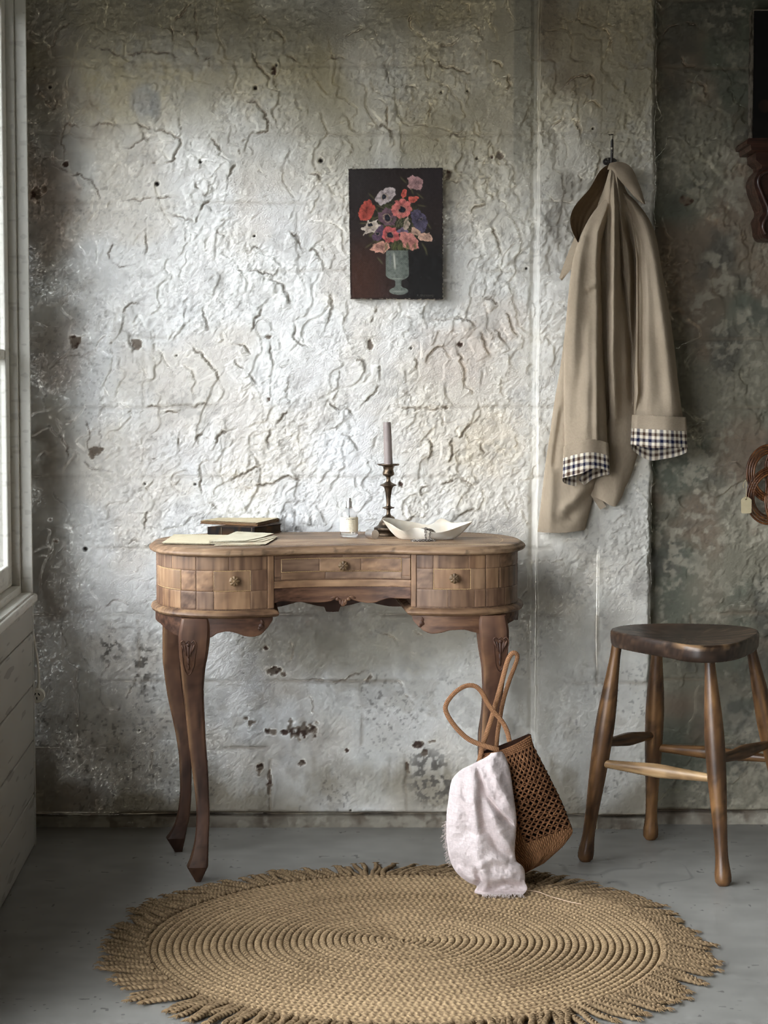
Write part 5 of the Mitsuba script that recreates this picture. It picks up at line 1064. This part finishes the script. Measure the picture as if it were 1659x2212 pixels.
def strap(key, pts, deps, seed):
    q = np.array(K4(pts)); t = np.linspace(0, 1, len(q)); c = spline(np.c_[q, np.interp(t, np.linspace(0, 1, len(deps)), deps) * 300], 600); P = pw(c[:, 0], c[:, 1], c[:, 2] / 300)
    L_ = np.cumsum(np.r_[0, np.linalg.norm(np.diff(P, axis=0), axis=1)]); r = .0045 + .0003 * np.sin(L_ / .0036 * 2 * np.pi); m = tube(P, r, 12, squash=(1.25, .8))
    h = (.5 + .5 * np.sin(np.repeat(L_ / .0036 * 2 * np.pi, 12) + np.tile(np.arange(12) * .5, 600))); h = np.r_[h, .5, .5][:, None]
    add(key, m, 'cloth', True, color=srgb(112, 76, 52) + (srgb(160, 122, 90) - srgb(112, 76, 52)) * h)
strap('woven_bag__handle', [(770, 1070), (755, 1066), (640, 1030), (540, 985), (440, 890), (375, 790), (365, 740), (400, 670), (460, 610), (530, 575), (590, 578), (640, 620), (690, 710), (750, 790), (800, 850), (840, 930), (858, 1005)], (-.600, -.61, -.615, -.61, -.605), 1)
strap('woven_bag__handle_001', [(625, 1160), (640, 1090), (660, 1010), (710, 860), (750, 720), (790, 580), (830, 430), (860, 350), (890, 322), (915, 335), (908, 400), (870, 500), (830, 620), (800, 740), (780, 860), (765, 960), (758, 1060)], (-.585, -.57, -.558, -.552, -.552, -.56), 2)
# ------------------------------------------------------------------ linen cloth over the bag, its end on the rug
info('linen_cloth', 'crumpled pale pink linen cloth draped over the straw bag onto the rug', 'cloth')
Lc = np.array(K4([(715, 1095), (700, 1110), (600, 1165), (470, 1235), (412, 1310), (388, 1440), (372, 1600), (370, 1720), (382, 1840), (405, 1935), (455, 2020), (540, 2090), (604, 2122), (588, 2165), (640, 2182)]))
Rc = np.array(K4([(795, 1082), (806, 1090), (830, 1130), (852, 1190), (872, 1280), (892, 1440), (912, 1600), (906, 1740), (900, 1850), (912, 1925), (958, 1965), (978, 2020), (980, 2080), (995, 2140), (968, 2178)]))
vc = np.r_[0, np.cumsum(np.linalg.norm(np.diff((Lc + Rc) / 2, axis=0), axis=1))]; vc /= vc[-1]
nv_, nu_ = 230, 150
vv = np.linspace(0, 1, nv_); L, R_ = interp(vv, vc, Lc), interp(vv, vc, Rc); uu = np.linspace(0, 1, nu_)
XY = L[:, None] + (R_ - L)[:, None] * uu[None, :, None]; X, Y = XY[..., 0], XY[..., 1]
X = X + 1.2 * (meshkit.fbm(np.stack([0 * Y, Y / 9, 0 * Y], -1), 3, 3) - .5) * (np.abs(uu - .5) > .45)
ycen = interp(vv, [0, .1, .25, .45, .65, .80, .90, 1.0], [-.612, -.640, -.668, -.690, -.692, -.688, -.690, -.694])[:, None]
fl = [(K4([(560, 1190), (590, 1400), (610, 1650), (620, 1850), (600, 1990)]), 14, .010), (K4([(700, 1130), (780, 1350), (880, 1520)]), 12, .011), (K4([(620, 1230), (690, 1430), (800, 1560), (880, 1640)]), 8, -.014, 1), (K4([(630, 1420), (690, 1680), (780, 1830), (880, 1910)]), 11, -.014), (K4([(720, 1560), (790, 1720), (880, 1840)]), 12, .012),
      (K4([(640, 1330), (640, 1500), (650, 1700)]), 9, -.008), (K4([(610, 2000), (638, 2080), (600, 2130)]), 7, -.016, 1), (K4([(650, 1990), (680, 2080), (660, 2170)]), 10, .012), (K4([(470, 1300), (450, 1500), (440, 1750)]), 12, .006), (K4([(620, 1970), (720, 1910), (860, 1930)]), 10, .010), (K4([(440, 1980), (540, 2060), (600, 2100)]), 10, .010), (K4([(540, 1690), (600, 1730), (690, 1700)]), 5, -.004), (K4([(430, 1400), (520, 1480), (600, 1470)]), 5, .003), (K4([(700, 2100), (830, 2060), (960, 2080)]), 9, .008), (K4([(740, 2130), (850, 2100), (950, 2125)]), 6, -.008)]
bulge = .040 * (np.sin(np.pi * uu)[None] ** .55) * sstep(1.0, .85, vv)[:, None]
crump = .010 * (meshkit.fbm(np.stack([X / 26, Y / 34, 0 * X], -1), 4, 12) - .5) + .004 * (meshkit.fbm(np.stack([X / 9, Y / 9, 0 * X], -1), 3, 13) - .5)
D = ycen - bulge - folds(X, Y, fl) - crump
P = pw(X, Y, D)
lowz_ = P[..., 2] < .014
for it in range(1):
    zmin = .017 + .003 * meshkit.fbm(np.stack([X / 12, Y / 12, 0 * X], -1), 2, 14)
    mk = P[..., 2] < zmin
    d = P - CAM; t = (zmin - CAM[2]) / d[..., 2]; Pf = CAM + d * t[..., None]; P = np.where(mk[..., None], Pf, P)
n_ = np.cross(np.gradient(P, axis=1), np.gradient(P, axis=0)); n_ /= np.linalg.norm(n_, axis=2, keepdims=True) + 1e-9
if n_[..., 1].mean() > 0: n_ = -n_
B = P - n_ * .0012
m = cat(grid(P), grid(B, flip=True)); cw = clothcol(m.vertices, ((178, 164, 161), (192, 180, 177), (208, 198, 195)), 15); 
wv = meshkit.noise(np.stack([m.vertices[:, 0] * 900, m.vertices[:, 2] * 120, 0 * cw[:, 0]], -1), 3) * .5 + meshkit.noise(np.stack([m.vertices[:, 0] * 120, m.vertices[:, 2] * 900, 0 * cw[:, 0]], -1), 4) * .5
add('linen_cloth__sheet', m, 'cloth', True, color=np.clip(cw * (.86 + .28 * wv)[:, None], 0, .95))
fr = []
def thread(p0, d, L_, seed, r=.00035):
    g = np.random.default_rng(seed); k = np.linspace(0, 1, 8)[:, None]; p = np.array(p0) + np.array(d) * L_ * k + g.normal(0, L_ * .10, (8, 3)) * k; p[:, 2] = np.maximum(p[:, 2], .010); fr.append(tube(p, r, 4))
for i in range(0, nu_, 1):
    if rng.random() < .75: thread(P[-1, i], [rng.normal(0, .6), -.6, -.5], .006 + .010 * rng.random() ** 2, i)
for i in range(110, 175):
    for q_ in range(2):
        if rng.random() < .7: thread(P[i, 0], [-.5 - .3 * rng.random(), rng.normal(0, .4), -.5], .004 + .012 * rng.random() ** 2, 1000 + i + 500 * q_)
add('linen_cloth__frayed_edge', cat(*fr), 'cloth', True, color=np.ones((sum(len(f.vertices) for f in fr), 3)) * srgb(196, 184, 178), kind='stuff', label='frayed threads along the raw edges')
tp_ = [atz(x, y, .0125) for x, y in ((1138, 1923), (1160, 1926), (1185, 1935), (1205, 1941), (1230, 1948), (1256, 1953))]
add('linen_cloth__loose_thread', tube(spline(np.array(tp_), 80), .0009, 6), 'cloth', True, color=np.ones((80 * 6 + 2, 3)) * srgb(200, 176, 150), label='long loose thread trailing over the rug')
# ------------------------------------------------------------------ small oil painting of anemones (paint lies on a real stretched canvas)
info('painting', 'small unframed oil painting of red, white and purple anemones in a grey glass vase', 'painting')
nx_, nz_ = 300, 420
TLc, TRc, BRc, BLc = [aty(x, y, -.034) for x, y in ((752.5, 364.5), (956.5, 362.5), (957.5, 646.5), (757.5, 645.5))]
s, t = np.meshgrid(np.linspace(0, 1, nx_), np.linspace(0, 1, nz_), indexing='ij')
PP = (TLc * ((1 - s) * (1 - t))[..., None] + TRc * (s * (1 - t))[..., None] + BRc * (s * t)[..., None] + BLc * ((1 - s) * t)[..., None])
X, Y = 152 + s * (1508 - 152), 160 + t * (2045 - 160)           # the picture's own units
pn = lambda k, sd, o=3: meshkit.fbm(np.stack([X / 100 * k, Y / 100 * k, 0 * X + sd], -1), o, sd)
wx_, wy_ = X + 60 * (pn(1.3, 1) - .5) + 26 * (pn(4.5, 2) - .5), Y + 60 * (pn(1.3, 3) - .5) + 26 * (pn(4.5, 4) - .5)
img = np.ones(X.shape + (3,)) * srgb(48, 38, 36)
def pl(c, a):
    global img; img = img * (1 - a[..., None]) + srgb(*c) * a[..., None]
pl((54, 50, 50), sstep(900, 200, Y) * sstep(1000, 200, X) * .8); pl((74, 42, 28), sstep(900, 1700, Y) * sstep(1000, 300, X) * .9); pl((24, 24, 23), sstep(900, 1500, Y) * sstep(700, 1100, X) * .9); pl((50, 44, 48), sstep(900, 300, Y) * sstep(900, 1400, X) * .6)
img *= (.85 + .3 * pn(5, 9))[..., None]
st_ = np.random.default_rng(5)
def stroke(x, y, L, w, a, c, al=.9):
    R_ = max(L, w) * 2.4; i0, i1 = np.searchsorted(X[:, 0], (x - R_, x + R_)); j0, j1 = np.searchsorted(Y[0], (y - R_, y + R_)); sl = (slice(i0, i1), slice(j0, j1)); dx, dy = X[sl] - x, Y[sl] - y; u_, v_ = dx * math.cos(a) + dy * math.sin(a), -dx * math.sin(a) + dy * math.cos(a); k_ = (np.exp(-((u_ / L) ** 4 + (v_ / w) ** 2)) * al)[..., None]; img[sl] = img[sl] * (1 - k_) + srgb(*c) * k_
for k in range(230):
    an = st_.random() * 6.28; r = st_.random() ** .5; x, y = 800 + 400 * r * math.cos(an), 950 + 370 * r * math.sin(an)
    stroke(x, y, 22 + 50 * st_.random(), 7 + 9 * st_.random(), st_.random() * 3.1, [(64, 76, 38), (92, 96, 52), (46, 52, 30), (110, 104, 66)][k % 4], .6)
for x, y, a in ((430, 1270, -.6), (480, 560, .8), (1180, 560, .7), (1200, 700, .2), (1300, 980, 1.), (360, 950, 0), (1230, 1290, 1.1), (1260, 1350, 1.3), (590, 1490, .9), (940, 330, .8), (500, 760, -.4), (540, 870, -.5), (1060, 480, 1.2), (620, 900, .4)):
    stroke(x, y, 60, 12, a, (90, 88, 54), .75)
def flower(cx, cy, rx, ry, rot, c, n=6, ph=0., heart=None, hr=0, light=None, notch=.16, ang=(0, 6.3)):
    rx, ry = rx * 1.16, ry * 1.16; dx, dy = wx_ - cx, wy_ - cy; u_, v_ = (dx * math.cos(rot) + dy * math.sin(rot)) / rx, (-dx * math.sin(rot) + dy * math.cos(rot)) / ry; r, a = np.hypot(u_, v_), np.arctan2(v_, u_)
    e = 1 - notch * np.abs(np.sin((a + ph) * n / 2)) ** .6 * 1.0 + .10 * (pn(3, int(cx) % 50) - .5); m = sstep(1.0, .93, r / e)
    c_ = np.array(c, float); lt = np.array(light if light else np.minimum(c_ * 1.3 + 14, 245)); shade = np.clip(.30 + .75 * r * (.6 + .8 * np.abs(np.cos((a + ph) * n / 2 + .5))) - .35 * (np.abs(np.sin((a + ph) * n / 2)) < .12), 0, 1); lines = .5 + .5 * np.sin(a * 46 + 6 * pn(3, 7))
    base = srgb(*(c_ * .5))[None, None] + (srgb(*lt) - srgb(*(c_ * .5))) * np.clip(shade * (.78 + .22 * lines) + .9 * (pn(2.2, int(cy) % 60) - .5) + .4 * (pn(9, int(cx) % 40) - .5), 0, 1)[..., None]
    global img; img = img * (1 - m[..., None]) + base * m[..., None]
    if heart:
        hx_, hy_ = heart; d = np.hypot((wx_ - hx_), (wy_ - hy_) * 1.1); pl((196, 176, 140), sstep(hr * 1.6, hr * 1.35, d) * sstep(hr * .95, hr * 1.2, d) * (.1 + .5 * (pn(9, 8) > .54))); pl((28, 30, 40), sstep(hr * 1.1, hr * .8, d)); pl((60, 66, 80), sstep(hr * .35, hr * .2, d) * .6)
flower(955, 518, 40, 72, .1, (186, 66, 52), 3); flower(1080, 600, 72, 52, -.3, (196, 70, 54), 3)
flower(1112, 375, 128, 106, .2, (168, 108, 118), 4, .6, light=(206, 158, 160)); flower(680, 555, 160, 96, -.55, (176, 152, 160), 7, .2, (666, 566), 40, light=(214, 200, 202))
flower(408, 768, 112, 148, .35, (186, 52, 42), 4, .4, light=(214, 84, 66)); flower(572, 1100, 78, 120, .5, (74, 52, 76), 5, .3, (560, 1110), 22); flower(708, 858, 138, 128, .1, (90, 58, 74), 7, .1, (706, 882), 46, light=(124, 92, 108))
flower(1168, 912, 100, 176, -.32, (68, 58, 86), 6, .2, (1190, 890), 18, light=(98, 90, 120)); flower(930, 1060, 70, 50, .0, (96, 78, 104), 4); flower(985, 960, 46, 80, .3, (150, 132, 116), 4)
flower(466, 1012, 158, 92, -.5, (206, 178, 166), 6, .5, (462, 985), 36, light=(238, 224, 208), notch=.34); flower(918, 742, 150, 136, .15, (206, 58, 66), 8, .0, (908, 758), 44, light=(240, 128, 122))
flower(748, 1118, 130, 116, .0, (190, 50, 58), 8, .3, (748, 1120), 38, light=(228, 100, 102)); flower(1105, 1076, 70, 54, .3, (198, 140, 118), 3, light=(232, 190, 164)); flower(1258, 1152, 106, 62, .2, (202, 142, 122), 3, light=(236, 190, 166))
flower(598, 1302, 142, 76, -.28, (206, 128, 112), 7, .4, light=(236, 172, 150)); flower(1012, 1206, 165, 108, .72, (204, 100, 96), 7, .2, light=(234, 150, 138))
for k in range(46): stroke(860 + 130 * st_.normal(), 1290 + 45 * st_.normal(), 45, 8, 1.57 + .5 * st_.normal(), [(80, 92, 44), (104, 110, 58), (58, 66, 34)][k % 3], .7)
for k in range(26): stroke(880 + 60 * st_.normal(), 930 + 40 * st_.normal(), 42, 5, 2.0 + .3 * st_.normal(), [(86, 92, 60), (126, 122, 92), (40, 46, 30)][k % 3], .8)
# vase
e = 4 * (pn(2, 30) - .5); hw = np.where(Y < 1690, 168, 168 * np.sqrt(np.clip(1 - ((Y - 1690) / 84) ** 2, 0, 1))) * (1 - .05 * sstep(1500, 1345, Y)) + e; vm = sstep(4, -4, np.abs(X - 840) - hw) * sstep(1335, 1350, Y) * (Y < 1774)
vn = sstep(4, -4, np.abs(X - 852) - (44 + 40 * sstep(1850, 1900, Y) + 26 * sstep(1790, 1755, Y))) * (Y > 1755) * (Y < 1905); vf = sstep(1.03, .97, np.hypot((X - 858) / 138, (Y - 1928) / 56))
vt = np.clip(.5 + .5 * np.cos((X - 760) / 130) * .5 + 1.0 * (pn(3, 31) - .5), 0, 1)[..., None]; vc_ = srgb(64, 74, 70) + (srgb(126, 136, 128) - srgb(64, 74, 70)) * vt
for m_ in (vm, vn, vf): img = img * (1 - m_[..., None]) + vc_ * m_[..., None]
stroke(800, 1500, 110, 13, 1.5, (214, 218, 206), .85); stroke(740, 1480, 90, 12, 1.6, (104, 108, 128), .5); stroke(930, 1560, 130, 26, 1.5, (98, 112, 104), .5); stroke(850, 1935, 90, 12, 0, (164, 172, 164), .6); stroke(836, 1750, 90, 9, .05, (170, 178, 168), .6)
edge = np.minimum(np.minimum(s, 1 - s) * 1.36, np.minimum(t, 1 - t) * 1.88); pl((30, 22, 20), sstep(.035, .0, edge) * .8); pl((176, 166, 146), sstep(.012, .004, edge) * (pn(5, 40) > .60) * .8)
img *= (.93 + .14 * (.5 + .5 * np.sin(s * 300 * .9) * np.sin(t * 420 * .9)))[..., None]
rough_ = .0009 * (pn(1.2, 41) - .5) + .00022 * (pn(14, 42) - .5)
g_ = img.mean(-1, keepdims=True); img = (g_ + (img - g_) * .84) * np.array([.78, .74, .70])
PP[..., 1] -= rough_
wob = .0012 * (meshkit.fbm(np.stack([s * 9, t * 9, 0 * s], -1), 2, 43) - .5) * (edge < .01); PP[..., 0] += wob; PP[..., 2] += wob
add('painting__canvas', grid(PP), 'canvas_paint', True, color=np.clip(img, .002, .9).reshape(-1, 3))
mat('canvas_paint', {'type': 'mesh_attribute', 'name': 'vertex_color'}, .55, .25)
per = [(i, 0) for i in range(nx_)] + [(nx_ - 1, j) for j in range(1, nz_)] + [(i, nz_ - 1) for i in range(nx_ - 2, -1, -1)] + [(0, j) for j in range(nz_ - 2, 0, -1)]
f_ = np.array([PP[i] for i in per]); b_ = f_ * [1, 0, 1] + [0, -.006, 0]
sc_ = np.where(meshkit.fbm(f_ * 120, 2, 3)[:, None] > .58, srgb(170, 158, 136), srgb(50, 38, 32))
add('painting__edge', cat(grid(np.stack([f_, b_], 1), cu=True)), 'canvas_paint', False if False else True, color=np.repeat(sc_, 2, 0), label='worn canvas edge folded over the stretcher')
sg = meshkit.text_mesh('F. Slunsberg', .0052, .0002); sg.apply_transform(trimesh.transformations.rotation_matrix(math.pi / 2, [1, 0, 0])); o = aty(901, 640.5, -.0355); sg.apply_translation([o[0], -.0353, o[2]])
mat('faint_paint', rgb(78, 76, 70), .6, .2); add('painting__signature', sg, 'faint_paint')
# ------------------------------------------------------------------ hanging socket on its cable
mat('white_plastic', rgb(226, 223, 212), .4, .4); mat('dark_slot', rgb(24, 24, 24), .7, .2)
info('socket', 'white round extension socket hanging on its cable by the end of the left wall', 'socket')
so_ = aty(81, 1502, -.15); k_ = (CAM[1] + .11) / -FPX
def yturn(m, at_): m.apply_transform(trimesh.transformations.rotation_matrix(math.pi / 2, [1, 0, 0])); m.apply_translation(at_); return m
add('socket__body', yturn(lathe([(.0005, -.012), (.015, -.012), (.0182, -.009), (.0186, .006), (.0178, .010), (.0155, .011), (.0148, .0092), (.0005, .0090)], 48), so_), 'white_plastic', 40)
for k, (x, z, a) in enumerate(((-.0045, .004, .5), (.0052, .004, -.5), (0, -.006, 0))):
    b = rbox((-.0013, -.001, -.0035), (.0013, .001, .0035), .0005); b.apply_transform(trimesh.transformations.rotation_matrix(a, [0, 1, 0])); b.apply_translation(so_ + [x, -.0096, z]); add(num('socket__slot', k), b, 'dark_slot')
cp_ = [so_ + [.002, 0, .017], so_ + [.0035, 0, .028], so_ + [.0035, 0, .055], so_ + [.0015, 0, .085], so_ + [-.003, 0, .115], so_ + [-.010, .002, .16], so_ + [-.016, .004, .25], so_ + [-.018, .004, .5]]
add('socket__cable', tube(spline(np.array(cp_), 80), .0031, 10), 'white_plastic', True)
add('socket__strain_relief', tube(np.array([so_ + [.0018, 0, .014], so_ + [.0028, 0, .020], so_ + [.0034, 0, .028]]), [.0062, .0052, .0042], 14), 'white_plastic', 40)
# ------------------------------------------------------------------ dark framed panel and carved bracket at the upper right
info('dark_panel', 'large dark framed panel with a thin pale edge cut off at the upper right', 'picture')
p0, p1 = aty(1624.5, 306, -.02), aty(1624.5, 22, -.02); W_ = .34
gs, gt = np.meshgrid(np.linspace(0, 1, 90), np.linspace(0, 1, 110), indexing='ij'); XX, ZZ = p0[0] + .003 + gs * W_, p0[2] + gt * (p1[2] - p0[2])
dk = np.ones(XX.shape + (3,)) * srgb(13, 12, 12); fc = aty(1653, 228, -.02)
q = np.hypot((XX - fc[0]) / .0165, (ZZ - fc[2]) / .0170); dk += sstep(1.05, .85, q)[..., None] * (srgb(44, 29, 20) - dk) * (.5 + .5 * sstep(-.012, .012, XX - fc[0]))[..., None]  # dim round object seen in the dark, painted flat onto the panel
dk = dk + (sstep(p0[2] + .07, p0[2] + .03, ZZ) * .8)[..., None] * (srgb(34, 31, 28) - dk)
add('dark_panel__canvas', grid(np.stack([XX, 0 * XX - .012, ZZ], -1)), 'canvas_paint', True, color=dk.reshape(-1, 3))
mat('pale_edge', mikit.proc(lambda p, n, uv: mix([.05, .042, .03], [.15, .13, .10], smoothstep(.35, .6, fbm(p.x * 50, p.y * 50, p.z * 50, 3)))), .6, .3)
a_, b_ = p0[0], p0[0] + W_ + .006
add('dark_panel__frame', cat(rbox((a_ - .001, -.0135, p0[2] - .003), (a_ + .0022, .034, p1[2] + .003), .0006), rbox((a_ - .001, -.014, p1[2]), (b_, .034, p1[2] + .0035), .0008), rbox((a_ - .001, -.016, p0[2] - .0035), (b_, .034, p0[2]), .0008), box((a_, -.010, p0[2]), (b_, .030, p1[2]))), 'pale_edge', 40)
info('wall_bracket', 'carved dark red-brown wooden shelf bracket cut off by the right edge', 'shelf bracket')
W_BR = ((34, 18, 13), (50, 28, 20), (70, 42, 30)); KX = lambda x, y: aty(x, y, -.06)[[0, 2]]
sh = [(1602, 312), (1606, 306), (1760, 304), (1760, 331), (1612, 331), (1610, 320), (1603, 319)]
def extr(px, d0, d1, key, pal, seed):
    pg = Polygon([tuple(KX(x, y)) for x, y in px]).buffer(-.001).buffer(.001); m = trimesh.creation.extrude_polygon(pg, d1 - d0, engine='earcut'); v = m.vertices.copy(); m.vertices = np.stack([v[:, 0], -d1 + v[:, 2], v[:, 1]], -1)
    if m.volume < 0: m.invert()
    addw(key, fine(m, .012), (1, 0, 0), pal, seed, 'polished_wood', smooth=30)
extr(sh, -.03, .13, 'wall_bracket__shelf', W_BR, 201)
sd = [(1628, 331), (1629, 348), (1634, 352), (1641, 358), (1642, 364), (1637, 369), (1632, 375), (1626, 388), (1625, 398), (1628, 412), (1634, 428), (1640, 444), (1644, 455), (1643, 463), (1638, 470), (1636, 476), (1639, 492), (1640, 504), (1645, 515), (1652, 518), (1760, 518), (1760, 331)]
extr(sd, -.03, .085, 'wall_bracket__scroll_board', W_BR, 202)
vol = spline(np.array([(1656, 372), (1640, 380), (1634, 396), (1640, 416), (1650, 440), (1656, 458), (1650, 474), (1644, 492), (1650, 508)]), 120)
addw('wall_bracket__carving', tube(np.array([[*KX(x, y), 0] for x, y in vol])[:, [0, 2, 1]] * [1, 1, 1] + [0, -.087, 0], .0052, 10), (0, 0, 1), W_BR, 203, 'polished_wood')
# ------------------------------------------------------------------ rattan knot mat and its price tag
info('rattan_mat', 'dark woven rattan knot mat hanging at the right edge', 'mat')
cR = aty(1694, 1047, -.0); sx_, sz_ = 86 / FPX * 4.93, 100 / FPX * 4.93
W_RAT = ((52, 28, 14), (86, 50, 26), (124, 80, 44))
th = np.linspace(0, 2 * np.pi * 3, 900, endpoint=False); p_ = 5 / 3
rr_ = .66 + .30 * np.cos(p_ * th); zz_ = .0065 * np.sin(p_ * th * 1.5 + .4)
for k in range(4):
    off_ = (k - 1.5) * .060
    r_ = rr_ + off_; P_k = np.stack([cR[0] + sx_ * r_ * np.cos(th), -.004 - zz_ + .0 * th, cR[2] + sz_ * r_ * np.sin(th)], -1)
    c_ = np.vstack([P_k, P_k[:1]])
    m = tube(c_, .0029, 8, caps=False); addw(num('rattan_mat__cane', k), m, (.3, 0, 1), W_RAT, 210 + k, 'polished_wood', scale=1.5)
info('price_tag', 'small blank cream paper tag tied to the rattan mat', 'tag')
tz = lambda x, y: aty(x, y, -.028)[[0, 2]]
tg = Polygon([tuple(tz(x, y)) for x, y in ((1600.5, 1080), (1603, 1077), (1607, 1074), (1612, 1072.5), (1617, 1074), (1621, 1077), (1623.8, 1080), (1623, 1107), (1620, 1109), (1604, 1109), (1601, 1107))]).difference(__import__('shapely').Point(*tz(1611.5, 1078)).buffer(.0021))
m = trimesh.creation.extrude_polygon(tg, .0007, engine='earcut'); v = m.vertices.copy(); m.vertices = np.stack([v[:, 0], -.028 - v[:, 2], v[:, 1]], -1)
if m.volume < 0: m.invert()
mat('tag_card', mikit.proc(lambda p, n, uv: mix([.42, .35, .21], [.50, .43, .28], fbm(p.x * 90, p.y * 90, p.z * 90, 3))), .85, .1)
add('price_tag__card', m, 'tag_card')
sp_ = [(1611.5, 1078, -.0295), (1611.8, 1072, -.031), (1612, 1058, -.029), (1612.5, 1046, -.024), (1611, 1037, -.018), (1608, 1041, -.016), (1605.5, 1049, -.016), (1607, 1054, -.018)]
add('price_tag__string', tube(spline(np.array([aty(x, y, d) for x, y, d in sp_]), 70), .0010, 6), 'tag_card', True)
